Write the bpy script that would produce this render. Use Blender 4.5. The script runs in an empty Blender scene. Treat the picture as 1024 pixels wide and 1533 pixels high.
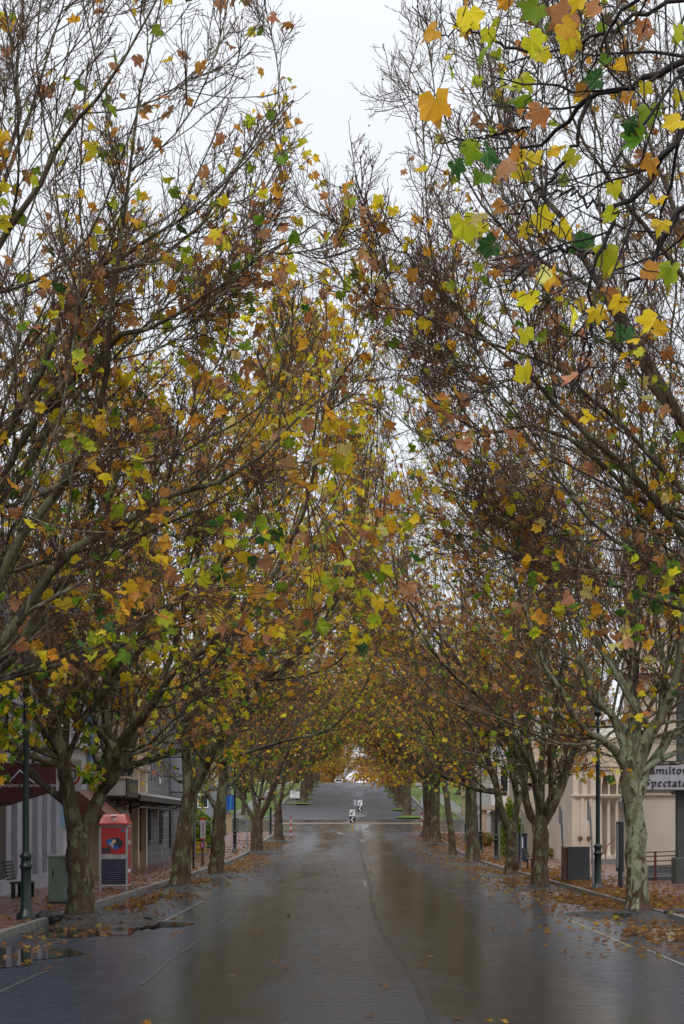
import bpy, math, random
import numpy as np
R = math.radians
C = bpy.context.scene.collection
F = 2400.0; VX = 522.0; VY = 1234.0; CH = 2.0        # focal length in photo pixels, street vanishing point, eye height
def W(px, py, D, dx=0):                                # where a thing seen there stands, D metres up the street
    return ((px-VX)*D/F+dx, D, CH+(VY-py)*D/F)
# ------------------------------------------------------------------ camera, world, sun
cam = bpy.data.cameras.new('camera'); co = bpy.data.objects.new('camera', cam); C.objects.link(co)
co.location = (0, 0, CH); co.rotation_euler = (R(90), 0, 0)
cam.sensor_fit = 'VERTICAL'; cam.sensor_height = 36; cam.lens = F/1533*36
cam.shift_x = (512-VX)/1533; cam.shift_y = (VY-766.5)/1533
cam.clip_start = .2; cam.clip_end = 6000
bpy.context.scene.camera = co
w = bpy.data.worlds.new('World'); bpy.context.scene.world = w; w.use_nodes = True
nt = w.node_tree; nt.nodes.clear()
out = nt.nodes.new('ShaderNodeOutputWorld'); bg = nt.nodes.new('ShaderNodeBackground')
sky = nt.nodes.new('ShaderNodeTexSky'); sky.sky_type = 'NISHITA'; sky.sun_disc = False
SUN_EL, SUN_ROT = R(55), R(200)
sky.sun_elevation = SUN_EL; sky.sun_rotation = SUN_ROT; sky.air_density = 1; sky.dust_density = 3
mx = nt.nodes.new('ShaderNodeMix'); mx.data_type = 'RGBA'; mx.inputs[0].default_value = .9
tcw = nt.nodes.new('ShaderNodeTexCoord'); nzw = nt.nodes.new('ShaderNodeTexNoise'); nzw.inputs['Scale'].default_value = 1.3; nzw.inputs['Detail'].default_value = 4
crw = nt.nodes.new('ShaderNodeValToRGB'); crw.color_ramp.elements[0].position = .3; crw.color_ramp.elements[1].position = .7
crw.color_ramp.elements[0].color = (.86, .9, .98, 1); crw.color_ramp.elements[1].color = (.95, .98, 1.02, 1)
sc_ = nt.nodes.new('ShaderNodeVectorMath'); sc_.operation = 'SCALE'; sc_.inputs['Scale'].default_value = 9.2
nt.links.new(tcw.outputs['Generated'], nzw.inputs['Vector']); nt.links.new(nzw.outputs['Fac'], crw.inputs['Fac'])
spw = nt.nodes.new('ShaderNodeSeparateXYZ'); nt.links.new(tcw.outputs['Generated'], spw.inputs[0])
mrw = nt.nodes.new('ShaderNodeMapRange'); mrw.interpolation_type = 'SMOOTHSTEP'; mrw.inputs[1].default_value = .40; mrw.inputs[2].default_value = 1.0; mrw.inputs[3].default_value = 9.4; mrw.inputs[4].default_value = 21
nt.links.new(spw.outputs[2], mrw.inputs[0]); nt.links.new(mrw.outputs[0], sc_.inputs['Scale'])
nt.links.new(crw.outputs['Color'], sc_.inputs[0])
nt.links.new(sky.outputs['Color'], mx.inputs[6]); nt.links.new(sc_.outputs['Vector'], mx.inputs[7])
nt.links.new(mx.outputs[2], bg.inputs['Color']); bg.inputs['Strength'].default_value = .115
nt.links.new(bg.outputs[0], out.inputs[0])
sl = bpy.data.lights.new('sun', 'SUN'); so = bpy.data.objects.new('sun', sl); C.objects.link(so)
sl.energy = 1.1; sl.angle = R(20); sl.color = (1, .96, .9)
so.rotation_euler = (R(90)-SUN_EL, 0, R(180)-SUN_ROT)
V = bpy.context.scene.view_settings; V.view_transform = 'Standard'; V.look = 'None'; V.exposure = 0.0; V.gamma = 1
cy = bpy.context.scene.cycles; cy.max_bounces = 7; cy.diffuse_bounces = 4; cy.glossy_bounces = 3; cy.transmission_bounces = 3; cy.transparent_max_bounces = 6
cy.caustics_reflective = False; cy.caustics_refractive = False
# ------------------------------------------------------------------ materials
def mat(name, col, rough=.6, metal=0, spec=.5):
    m = bpy.data.materials.new(name); m.use_nodes = True; b = m.node_tree.nodes['Principled BSDF']
    b.inputs['Base Color'].default_value = (*col, 1); b.inputs['Roughness'].default_value = rough
    b.inputs['Metallic'].default_value = metal; b.inputs['Specular IOR Level'].default_value = spec
    return m
class NB:
    def __init__(s, m): s.t = m.node_tree; s.b = s.t.nodes['Principled BSDF']
    def n(s, ty, **k):
        x = s.t.nodes.new(ty)
        for a, v in k.items(): setattr(x, a, v)
        return x
    def l(s, a, b): s.t.links.new(a, b)
    def co(s, scale=(1,1,1), kind='Object'):
        tc = s.n('ShaderNodeTexCoord'); mp = s.n('ShaderNodeMapping'); mp.inputs['Scale'].default_value = scale
        s.l(tc.outputs[kind], mp.inputs[0]); return mp.outputs[0]
    def geo(s, scale=(1,1,1)):
        g = s.n('ShaderNodeNewGeometry'); mp = s.n('ShaderNodeMapping'); mp.inputs['Scale'].default_value = scale
        s.l(g.outputs['Position'], mp.inputs[0]); return mp.outputs[0]
    def noise(s, vec, scale, detail=5, rough=.55, dist=0):
        x = s.n('ShaderNodeTexNoise'); x.inputs['Scale'].default_value = scale; x.inputs['Detail'].default_value = detail
        x.inputs['Roughness'].default_value = rough; x.inputs['Distortion'].default_value = dist; s.l(vec, x.inputs['Vector']); return x.outputs['Fac']
    def ramp(s, f, pts, interp='LINEAR'):
        x = s.n('ShaderNodeValToRGB'); r = x.color_ramp; r.interpolation = interp
        while len(r.elements) < len(pts): r.elements.new(.5)
        for e, (p, c) in zip(r.elements, pts):
            e.position = p; e.color = (c, c, c, 1) if not isinstance(c, tuple) else (*c, 1)
        s.l(f, x.inputs[0]); return x.outputs[0]
    def mix(s, f, a, b, blend='MIX'):
        x = s.n('ShaderNodeMix', data_type='RGBA', blend_type=blend)
        for i, v in ((0, f), (6, a), (7, b)):
            if isinstance(v, (int, float)): x.inputs[i].default_value = v
            elif isinstance(v, tuple): x.inputs[i].default_value = (*v, 1)
            else: s.l(v, x.inputs[i])
        return x.outputs[2]
    def col(s, c): s.l(c, s.b.inputs['Base Color'])
    def rgh(s, c): s.l(c, s.b.inputs['Roughness'])
    def bump(s, h, st=.3, d=.02):
        x = s.n('ShaderNodeBump'); x.inputs['Strength'].default_value = st; x.inputs['Distance'].default_value = d
        s.l(h, x.inputs['Height']); s.l(x.outputs[0], s.b.inputs['Normal'])
def rough_mat(name, c1, c2, scale=3, rough=.6, bumps=.2, fine=40, spec=.5, sc=(1,1,1), bd=.01):
    m = mat(name, c1, rough, 0, spec); k = NB(m); v = k.geo(sc)
    f = k.noise(v, scale, 6, .6); g = k.noise(v, fine, 3)
    k.col(k.mix(k.ramp(f, [(.35, 0.), (.65, 1.)]), c1, c2)); k.bump(k.mix(.5, f, g) if bd > .02 else g, bumps, bd)
    k.rgh(k.ramp(f, [(.3, max(rough-.15, .05)), (.7, min(rough+.15, 1))]))
    return m
# wet asphalt: dark film of water, streaky along the road, matt coarser areas
def asphalt(name, base=(.02,.023,.03), brown=(.02,.019,.018), lo=.06, hi=.34, lanes=False):
    m = mat(name, base); k = NB(m); v = k.geo(); vs = k.geo((1, .13, 1)); vt = k.geo((.55, 1.6, 1))
    big = k.noise(vs, .55, 5, .55, .5); streak = k.noise(vt, 1.5, 7, .7, 1.2); fine = k.noise(v, 55, 4, .7); med = k.noise(v, 2.2, 6, .65)
    c = k.mix(k.ramp(big, [(.4, 0.), (.62, 1.)]), base, brown)
    c = k.mix(k.ramp(fine, [(.3, .6), (.7, 0.)]), c, (.014,.014,.015)); grit = k.noise(v, 21, 5, .8); c = k.mix(k.ramp(grit, [(.58, 0.), (.72, .35)]), c, (.08,.08,.082))
    c = k.mix(k.ramp(med, [(.6, 0.), (.8, .3)]), c, (.08,.078,.075))
    if lanes:      # dark smooth band worn by each lane of traffic, coarser asphalt elsewhere, sky sheen put into its colour as blue
        sp = k.n('ShaderNodeSeparateXYZ'); k.l(k.geo(), sp.inputs[0]); wob = k.noise(k.geo((1.3,.35,1)), 1.2, 6, .65)
        def band(x0, hw):
            a = k.n('ShaderNodeMath', operation='SUBTRACT'); k.l(sp.outputs[0], a.inputs[0]); a.inputs[1].default_value = x0
            b_ = k.n('ShaderNodeMath', operation='ABSOLUTE'); k.l(a.outputs[0], b_.inputs[0])
            d_ = k.n('ShaderNodeMath', operation='MULTIPLY_ADD'); k.l(wob, d_.inputs[0]); d_.inputs[1].default_value = 2.6; k.l(b_.outputs[0], d_.inputs[2])
            r_ = k.n('ShaderNodeMapRange'); r_.inputs[1].default_value = hw+.7; r_.inputs[2].default_value = hw+1.7; r_.inputs[3].default_value = 1; r_.inputs[4].default_value = 0; r_.interpolation_type = 'SMOOTHSTEP'; k.l(d_.outputs[0], r_.inputs[0]); return r_.outputs[0]
        ad = k.n('ShaderNodeMath', operation='MAXIMUM'); k.l(band(-1.65, .75), ad.inputs[0]); k.l(band(2.0, 1.0), ad.inputs[1]); lane = ad.outputs[0]
        c = k.mix(lane, k.mix(.7, c, (.024,.032,.052)), k.mix(.5, c, (.015,.0145,.014)))
    k.col(c)
    wet = k.mix(.5, k.ramp(big, [(.42, 0.), (.56, 1.)]), k.ramp(streak, [(.45, 0.), (.56, 1.)]))
    if lanes: wet = k.mix(.38, k.mix(lane, (.75,)*3, (.38,)*3), wet)
    k.rgh(k.ramp(wet, [(0., lo), (.5, (lo+hi)/2), (1., hi)])); k.bump(k.mix(.45, fine, k.noise(k.geo((.8,.5,1)), 24, 5, .75)), .24, .008)
    k.b.inputs['Specular IOR Level'].default_value = .4
    return m
M = {}
M['asphalt'] = asphalt('wet_asphalt', lanes=True); M['asphalt_x'] = asphalt('wet_asphalt_crossing', (.045,.05,.06))
M['asphalt_far'] = asphalt('asphalt_uphill', (.065,.07,.084), (.055,.057,.065), .38, .65)
M['mound'] = rough_mat('mound_asphalt', (.01,.01,.01), (.045,.04,.033), 5, .4, 1.0, 16, .45, bd=.12)
M['soil'] = rough_mat('soil', (.05,.035,.022), (.09,.065,.04), 3, .8, .8, 25)
M['kerb'] = rough_mat('kerb_stone', (.2,.19,.165), (.12,.12,.11), 3, .5, .5, 30)
M['grass'] = rough_mat('lawn', (.07,.13,.025), (.12,.15,.04), .8, .9, 1., 60)
M['grass'].node_tree.nodes['Principled BSDF'].inputs['Specular IOR Level'].default_value = .15
M['paint'] = rough_mat('worn_road_paint', (.24,.24,.235), (.06,.06,.06), 5, .4, .2, 30)
M['paint_y'] = rough_mat('worn_yellow_paint', (.3,.25,.1), (.1,.09,.07), 2.2, .4, .2, 30)
M['paint_f'] = rough_mat('faded_road_paint', (.07,.07,.072), (.03,.03,.032), 5, .4, .2, 30); M['tar'] = mat('tar_seal', (.012,.012,.014), .35, 0, .3)
M['puddle'] = mat('standing_water', (.012,.013,.013), .03)
k = NB(M['puddle']); k.bump(k.noise(k.geo(), 6, 3), .03, .01)
M['xwalk'] = rough_mat('crossing_brick', (.11,.06,.05), (.15,.085,.065), 2, .45, .2, 30)
M['cream_band'] = rough_mat('crossing_cream', (.2,.165,.125), (.13,.11,.09), 2, .5, .2, 30)
m = mat('brick_paving', (.2,.08,.06)); k = NB(m); v = k.geo()
br = k.n('ShaderNodeTexBrick'); br.inputs['Scale'].default_value = 4.2; br.inputs['Mortar Size'].default_value = .018
br.inputs['Color1'].default_value = (.17,.065,.05,1); br.inputs['Color2'].default_value = (.115,.043,.034,1); br.inputs['Mortar'].default_value = (.06,.047,.042,1)
k.l(v, br.inputs['Vector']); n1 = k.noise(v, .9, 5, .6, .3); n2 = k.noise(v, 30, 3)
k.col(k.mix(k.ramp(n1, [(.45, 0.), (.7, .5)]), br.outputs['Color'], (.19,.12,.1))); k.rgh(k.ramp(n1, [(.36, .12), (.6, .5)])); k.bump(n2, .15, .005)
M['paving'] = m
# bark of the plane trees
def bark(name, pale, mid, dark, p0, p1, z0=1.2, z1=3.4, base_brown=.7):
    m = mat(name, mid, .75, 0, .3); k = NB(m); v = k.co((1, 1, .42))
    a = k.noise(v, 3.4, 3, .5, 1.1); b_ = k.noise(v, 6.5, 4, .6, .9); fine = k.noise(v, 34, 5, .7); long_ = k.noise(k.co((5, 5, .7)), 3, 4, .7)
    tc = k.n('ShaderNodeTexCoord'); sx = k.n('ShaderNodeSeparateXYZ'); k.l(tc.outputs['Object'], sx.inputs[0])
    mr = k.n('ShaderNodeMapRange'); mr.inputs[1].default_value = z0; mr.inputs[2].default_value = z1; mr.inputs[3].default_value = base_brown; mr.inputs[4].default_value = 0; k.l(sx.outputs[2], mr.inputs[0])
    c = k.mix(k.ramp(a, [(p0, 0.), (p0+.03, 1.)]), pale, mid)
    c = k.mix(k.ramp(b_, [(p1, 0.), (p1+.025, 1.)]), c, dark)
    thr = k.n('ShaderNodeMath', operation='ADD'); k.l(b_, thr.inputs[0]); mm = k.n('ShaderNodeMath', operation='MULTIPLY_ADD'); mm.inputs[1].default_value = .4; mm.inputs[2].default_value = -.28
    k.l(mr.outputs[0], mm.inputs[0]); k.l(mm.outputs[0], thr.inputs[1])
    c = k.mix(k.ramp(thr.outputs[0], [(.46, 0.), (.5, 1.)]), c, k.mix(k.ramp(long_, [(.35, 0.), (.65, 1.)]), (.035,.02,.012), (.13,.07,.04)))
    c = k.mix(k.ramp(fine, [(.35, .5), (.6, 0.)]), c, (.03,.026,.018))
    k.col(c); k.bump(k.mix(.5, fine, long_), .9, .03); k.rgh(k.ramp(a, [(.3, .45), (.7, .8)]))
    return m
M['bark_pale'] = bark('pale_mottled_bark', (.27,.285,.185), (.17,.17,.1), (.06,.05,.03), .5, .555, .3, 2.4, .8)
M['bark_brown'] = bark('brown_flaking_bark', (.185,.185,.1), (.09,.08,.048), (.055,.032,.019), .46, .525, 1.4, 4.6, .7)
M['bark_far'] = bark('dull_grey_brown_bark', (.15,.14,.1), (.1,.085,.06), (.06,.045,.03), .45, .54, 2.5, 7, .75)
def twigm(name, c1, c2, c3):
    m = mat(name, c1, .75, 0, .25); k = NB(m); v = k.co(); f = k.noise(v, 1.7, 4, .6); g = k.noise(v, 9, 2)
    k.col(k.mix(k.ramp(g, [(.5, 0.), (.6, 1.)]), k.mix(k.ramp(f, [(.4, 0.), (.6, 1.)]), c1, c2), c3)); return m
M['branch'] = twigm('branch_bark', (.1,.088,.058), (.055,.042,.03), (.21,.21,.14))
M['twig'] = twigm('twig_bark', (.12,.062,.043), (.075,.04,.031), (.17,.09,.06))
M['black_branch'] = twigm('dark_branch_bark', (.022,.018,.015), (.016,.013,.011), (.035,.03,.025))  # much darker bark tone for the boughs beside the camera
# leaves: colour per leaf vertex, light through the blade
m = bpy.data.materials.new('autumn_leaf'); m.use_nodes = True; t = m.node_tree; t.nodes.clear()
o_ = t.nodes.new('ShaderNodeOutputMaterial'); at = t.nodes.new('ShaderNodeAttribute'); at.attribute_name = 'leafcol'
d = t.nodes.new('ShaderNodeBsdfPrincipled'); d.inputs['Roughness'].default_value = .5; d.inputs['Specular IOR Level'].default_value = .2
tr = t.nodes.new('ShaderNodeBsdfTranslucent'); ms = t.nodes.new('ShaderNodeMixShader'); ms.inputs[0].default_value = .5
for a_, b_ in ((at.outputs['Color'], d.inputs['Base Color']), (at.outputs['Color'], tr.inputs['Color']), (d.outputs[0], ms.inputs[1]), (tr.outputs[0], ms.inputs[2]), (ms.outputs[0], o_.inputs[0])): t.links.new(a_, b_)
class LB(NB):
    def __init__(s, t): s.t = t
k = LB(t); uv = t.nodes.new('ShaderNodeAttribute'); uv.attribute_name = 'leafuv'; sx = t.nodes.new('ShaderNodeSeparateXYZ'); t.links.new(uv.outputs['Vector'], sx.inputs[0])
def mth(op, a, b=None, c=None):
    x = t.nodes.new('ShaderNodeMath'); x.operation = op
    for i, v in enumerate((a, b, c)):
        if v is None: continue
        if isinstance(v, (int, float)): x.inputs[i].default_value = v
        else: t.links.new(v, x.inputs[i])
    return x.outputs[0]
th = mth('ARCTAN2', sx.outputs[1], sx.outputs[0]); rr_ = mth('SQRT', mth('ADD', mth('MULTIPLY', sx.outputs[0], sx.outputs[0]), mth('MULTIPLY', sx.outputs[1], sx.outputs[1])))
fr_ = mth('ABSOLUTE', mth('SUBTRACT', mth('FRACT', mth('ADD', mth('DIVIDE', th, .75), .5)), .5)); dv = mth('MULTIPLY', mth('MULTIPLY', fr_, .75), rr_)
side_ = mth('ABSOLUTE', mth('SUBTRACT', mth('FRACT', mth('SUBTRACT', mth('MULTIPLY', rr_, 6.5), mth('MULTIPLY', fr_, 3.0))), .5))
vein = k.mix(.5, k.ramp(dv, [(.008, 1.), (.03, 0.)]), k.ramp(side_, [(.0, .35), (.07, 0.)]))
nz_ = t.nodes.new('ShaderNodeTexNoise'); nz_.inputs['Scale'].default_value = 2.2; nz_.inputs['Detail'].default_value = 4; t.links.new(uv.outputs['Vector'], nz_.inputs['Vector'])
edge = mth('MULTIPLY_ADD', rr_, .55, nz_.outputs['Fac'])
c0_ = k.mix(k.ramp(edge, [(.95, 0.), (1.15, .6)]), at.outputs['Color'], (.2,.085,.035))
c1_ = k.mix(vein, c0_, k.mix(.3, c0_, (.6,.5,.12)))
sw_ = k.mix(k.ramp(sx.outputs[2], [(.3, 0.), (.5, 1.)]), at.outputs['Color'], c1_)
for b_ in (d.inputs['Base Color'], tr.inputs['Color']): t.links.new(sw_, b_)
M['leaf'] = m
# ------------------------------------------------------------------ mesh helpers
ORG = {}
def np_mesh(name, verts, faces3, faces4, mats, mi3=None, mi4=None, smooth=False, vcol=None, luv=None):
    me = bpy.data.meshes.new(name); verts = np.asarray(verts, np.float32)
    f3 = np.asarray(faces3, np.int32).reshape(-1, 3); f4 = np.asarray(faces4, np.int32).reshape(-1, 4)
    me.vertices.add(len(verts)); me.vertices.foreach_set('co', verts.ravel())
    li = np.concatenate([f4.ravel(), f3.ravel()]); me.loops.add(len(li)); me.loops.foreach_set('vertex_index', li)
    n = len(f3)+len(f4); me.polygons.add(n)
    ls = np.concatenate([np.arange(len(f4))*4, len(f4)*4+np.arange(len(f3))*3]).astype(np.int32)
    me.polygons.foreach_set('loop_start', ls)
    mi = np.zeros(n, np.int32)
    if mi4 is not None: mi[:len(f4)] = mi4
    if mi3 is not None: mi[len(f4):] = mi3
    me.polygons.foreach_set('material_index', mi)
    me.polygons.foreach_set('use_smooth', np.full(n, smooth) if isinstance(smooth, bool) else smooth)
    for x in mats: me.materials.append(x)
    if vcol is not None:
        ca = me.color_attributes.new('leafcol', 'FLOAT_COLOR', 'POINT'); ca.data.foreach_set('color', np.asarray(vcol, np.float32).ravel())
    if luv is not None:
        a2 = me.attributes.new('leafuv', 'FLOAT_VECTOR', 'POINT'); a2.data.foreach_set('vector', np.asarray(luv, np.float32).ravel())
    me.update(calc_edges=True); me.validate(); return me
def tag(o, label=None, cat=None, group=None, kind=None):
    for a, v in (('label', label), ('category', cat), ('group', group), ('kind', kind)):
        if v: o[a] = v
    return o
def empty(name, loc, label, cat, group=None):
    o = bpy.data.objects.new(name, None); C.objects.link(o); o.location = loc; o.empty_display_size = .2; ORG[o.name] = tuple(loc)
    return tag(o, label, cat, group)
def link_mesh(name, me, parent=None):
    o = bpy.data.objects.new(name, me); C.objects.link(o)
    if parent: o.parent = parent; ORG[o.name] = ORG.get(parent.name, (0,0,0))
    return o
class MB:
    def __init__(s): s.v = []; s.f = []; s.m = []; s.sm = []
    def add(s, vs, fs, mi=0, sm=False):
        b = len(s.v); s.v += [tuple(x) for x in vs]; s.f += [[b+i for i in f] for f in fs]; s.m += [mi]*len(fs); s.sm += [sm]*len(fs); return s
    def box(s, x0, x1, y0, y1, z0, z1, mi=0, bev=0):
        if bev:
            b = bev
            o = [(x0+b,y0),(x1-b,y0),(x1,y0+b),(x1,y1-b),(x1-b,y1),(x0+b,y1),(x0,y1-b),(x0,y0+b)]
            i = [(min(max(x,x0+b),x1-b), min(max(y,y0+b),y1-b)) for x, y in o]
            vs = [(x,y,z0) for x,y in o]+[(x,y,z1-b) for x,y in o]+[(x,y,z1) for x,y in i]
            fs = [[7-j for j in range(8)]]+[[j,(j+1)%8,8+(j+1)%8,8+j] for j in range(8)]+[[8+j,8+(j+1)%8,16+(j+1)%8,16+j] for j in range(8)]+[[16+j for j in range(8)]]
            return s.add(vs, fs, mi)
        vs = [(x0,y0,z0),(x1,y0,z0),(x1,y1,z0),(x0,y1,z0),(x0,y0,z1),(x1,y0,z1),(x1,y1,z1),(x0,y1,z1)]
        return s.add(vs, [[3,2,1,0],[4,5,6,7],[0,1,5,4],[1,2,6,5],[2,3,7,6],[3,0,4,7]], mi)
    def tube(s, pts, rs, n=8, mi=0, cap=True):
        pts = [np.array(p, float) for p in pts]; rs = rs if hasattr(rs, '__len__') else [rs]*len(pts); vs = []
        for i, p in enumerate(pts):
            t_ = pts[min(i+1, len(pts)-1)]-pts[max(i-1, 0)]; t_ /= np.linalg.norm(t_)+1e-9
            u = np.cross(t_, (0,0,1) if abs(t_[2]) < .9 else (1,0,0)); u /= np.linalg.norm(u); w_ = np.cross(t_, u)
            vs += [p+rs[i]*(math.cos(a)*u+math.sin(a)*w_) for a in [2*math.pi*j/n for j in range(n)]]
        fs = [[i*n+j, i*n+(j+1)%n, (i+1)*n+(j+1)%n, (i+1)*n+j] for i in range(len(pts)-1) for j in range(n)]
        s.add(vs, fs, mi, True)
        if cap: s.add([vs[j] for j in range(n)], [list(range(n))[::-1]], mi); s.add(vs[-n:], [list(range(n))], mi)
        return s
    def lathe(s, x, y, prof, n=12, mi=0, sm=True, rot=0):
        vs = [(x+r*math.cos(2*math.pi*j/n+rot), y+r*math.sin(2*math.pi*j/n+rot), z) for z, r in prof for j in range(n)]
        fs = [[i*n+j, i*n+(j+1)%n, (i+1)*n+(j+1)%n, (i+1)*n+j] for i in range(len(prof)-1) for j in range(n)]
        s.add(vs, fs, mi, sm); s.add(vs[:n], [list(range(n))[::-1]], mi); s.add(vs[-n:], [list(range(n))], mi); return s
    def prism(s, poly, axis, a0, a1, mi=0):      # polygon in the plane across the axis, extruded
        def P(p, a): return (a, p[0], p[1]) if axis == 'x' else ((p[0], a, p[1]) if axis == 'y' else (p[0], p[1], a))
        n = len(poly); vs = [P(p, a0) for p in poly]+[P(p, a1) for p in poly]
        return s.add(vs, [list(range(n)), [n+i for i in range(n)][::-1]]+[[i, n+i, n+(i+1)%n, (i+1)%n] for i in range(n)], mi)
    def build(s, name, mats, parent=None, **k):
        mats = mats if isinstance(mats, (list, tuple)) else [mats]
        o = ORG.get(parent.name, (0,0,0)) if parent else k.pop('at', (0,0,0))
        me = bpy.data.meshes.new(name); me.from_pydata([(x-o[0], y-o[1], z-o[2]) for x, y, z in s.v], [], s.f)
        for x in mats: me.materials.append(x)
        me.polygons.foreach_set('material_index', s.m); me.polygons.foreach_set('use_smooth', s.sm); me.update()
        ob = bpy.data.objects.new(name, me); C.objects.link(ob)
        if parent: ob.parent = parent
        else: ob.location = o
        ORG[ob.name] = o
        return tag(ob, **k)
def copy_tree(o, parent=None):
    c = o.copy(); C.objects.link(c); c.parent = parent
    for ch in [x for x in bpy.data.objects if x.parent == o]: copy_tree(ch, c)
    return c
# ------------------------------------------------------------------ ground profile: flat, then up the hill beyond the crossing
GY = [-20, 75, 85, 95, 110, 120, 135, 150, 165, 176, 200, 250, 320, 345, 400, 600, 3000]
GZ = [0, 0, .06, .2, .58, .85, 1.25, 1.67, 2.1, 2.7, 4.0, 6.9, 10.3, 10.6, 9.5, 2, -60]
def G(y): return float(np.interp(y, GY, GZ))
def sheet(name, rows, m, dz=0., kind='structure', thick=0, **k):   # rows: (y, x0, x1)
    mb = MB(); vs = []; N = 10
    for y, x0, x1 in rows:
        for j in range(N+1): vs.append((x0+(x1-x0)*j/N, y, G(y)+dz))
    fs = [[i*(N+1)+j, i*(N+1)+j+1, (i+1)*(N+1)+j+1, (i+1)*(N+1)+j] for i in range(len(rows)-1) for j in range(N)]
    mb.add(vs, fs)
    if thick:
        for side in (0, N):
            b = len(mb.v); e = [vs[i*(N+1)+side] for i in range(len(rows))]
            mb.add(e+[(x, y, z-thick) for x, y, z in e], [[i, i+1, len(e)+i+1, len(e)+i] for i in range(len(e)-1)])
        for r in (0, len(rows)-1):
            e = vs[r*(N+1):(r+1)*(N+1)]
            mb.add(e+[(x, y, z-thick) for x, y, z in e], [[i, i+1, len(e)+i+1, len(e)+i] for i in range(len(e)-1)])
    return mb.build(name, m, kind=kind, **k)
def ys(a, b, st=4): return list(np.arange(a, b, st))+[b]
gr = [(-20,-900,900)]+[(y,-900,900) for y in ys(60, 360, 8)]+[(400,-1500,1500),(600,-2500,2500),(3000,-4000,4000)]
sheet('ground', gr, M['grass'], -.03)
sheet('road', [(y,-6.0,6.7) for y in ys(-19, 138, 3)], M['asphalt'], 0)
sheet('cross_street', [(y,-95,95) for y in ys(138, 172, 3)], M['asphalt_x'], 0)
sheet('hill_road', [(y,-8.6,9.2) for y in ys(172, 420, 4)], M['asphalt_far'], 0)
sheet('footpath', [(y,-26,-6.12) for y in ys(-19, 134, 3)], M['paving'], .13, thick=.2)
sheet('footpath', [(y,6.83,34) for y in ys(-19, 134, 3)], M['paving'], .13, thick=.2)
def strip(name, pts, wd, z0, h, m, kind='structure'):
    mb = MB(); P = [np.array(p[:2], float) for p in pts]; vs = []
    for i, p in enumerate(P):
        t_ = P[min(i+1, len(P)-1)]-P[max(i-1, 0)]; t_ /= np.linalg.norm(t_); nn = np.array((-t_[1], t_[0]))
        g = G(p[1])+z0
        for s_, zz in ((-1, 0), (-1, h), (1, h), (1, 0)): q = p+nn*wd/2*s_; vs.append((q[0], q[1], g+zz))
    fs = [[i*4+j, i*4+(j+1)%4, i*4+4+(j+1)%4, i*4+4+j] for i in range(len(P)-1) for j in range(3)]
    fs += [[0,1,2,3], [len(P)*4-4+j for j in (3,2,1,0)]]
    mb.add(vs, fs); return mb.build(name, m, kind=kind)
strip('kerb', [(-6.06, y) for y in ys(-19, 128, 3)]+[(-6.8, 131.5), (-9, 134), (-26, 134.1)], .13, -.05, .19, M['kerb'])
strip('kerb', [(6.76, y) for y in ys(-19, 128, 3)]+[(7.5, 131.5), (10, 134), (34, 134.1)], .13, -.05, .19, M['kerb'])
strip('kerb', [(-60,172.6),(-11,172.7),(-9.2,174.5),(-8.7,178)]+[(-8.7, y) for y in ys(182, 330, 6)], .3, -.05, .2, M['kerb'])
strip('kerb', [(60,172.6),(12,172.7),(9.8,174.5),(9.2,178)]+[(9.2, y) for y in ys(182, 330, 6)], .3, -.05, .2, M['kerb'])
sheet('footpath', [(y,-13.4,-11.6) for y in ys(174, 330, 6)], M['kerb'], .03)
sheet('footpath', [(y,12.2,14.2) for y in ys(174, 330, 6)], M['kerb'], .03)
sheet('crossing_band', [(162.3,-8,9),(165.2,-8,9)], M['xwalk'], .004)
sheet('crossing_band', [(165.25,-8,9),(166.2,-8,9)], M['cream_band'], .004)
def line(pts, wd, m, dz=.005, name='road_marking'):
    mb = MB(); P = [np.array(p, float) for p in pts]; vs = []
    for i, p in enumerate(P):
        t_ = P[min(i+1, len(P)-1)]-P[max(i-1, 0)]; t_ /= np.linalg.norm(t_); nn = np.array((-t_[1], t_[0]))
        for s_ in (-1, 1): q = p+nn*wd/2*s_; vs.append((q[0], q[1], G(q[1])+dz))
    mb.add(vs, [[i*2, i*2+1, i*2+3, i*2+2] for i in range(len(P)-1)]); return mb.build(name, m, kind='structure')
line([(-4.15,y) for y in ys(14,20.5,2)]+[(-4.1,22)], .06, M['paint_f'])
line([(-3.8,y) for y in ys(30,42,3)], .07, M['paint'])
for a_, b_ in ((20, 27.5), (31, 39), (46, 49), (54, 60)): line([(-2.6+.02*math.sin(y), y) for y in ys(a_, b_, 1.5)], .04, M['paint_f'])
line([(4.6,y) for y in ys(26,34,2)], .07, M['paint_y']); line([(4.75,y) for y in ys(19,25.6,2)], .07, M['paint'])
line([(5.0,y) for y in ys(50,62,3)]+[(5.5,66)], .07, M['paint_y']); line([(5.3,88),(4.9,96),(4.6,104)], .08, M['paint'])
line([(-3.9, 118.5), (.6, 118.5)], .5, M['paint']); line([(1.0, 116),(1.0,120)], .5, M['paint'])
line([(1.6, 128), (7, 128)], .3, M['paint']); line([(-.9,137),(-.6,133),(.5,130.5),(1.3,131.5),(1.9,136.5),(2.6,138)], .28, M['paint'])
line([(.55, 51.5),(.55, 57)], .1, M['paint'])
tarp = [(537,1250),(542,1285),(548,1305),(554,1325),(556,1345),(560,1365),(570,1390),(587,1415),(602,1435),(617,1455),(632,1485),(647,1520),(660,1560)]
tp = []
for a_, b_ in tarp:
    D_ = 2400*2.0/(b_-1234) if b_ > 1290 else np.interp(b_, [1250,1290], [124, 85]); tp.append(((a_-VX)*D_/F, D_))
line([p for p in tp[::-1]], .11, M['tar'], .004, 'tar_seam')
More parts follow.
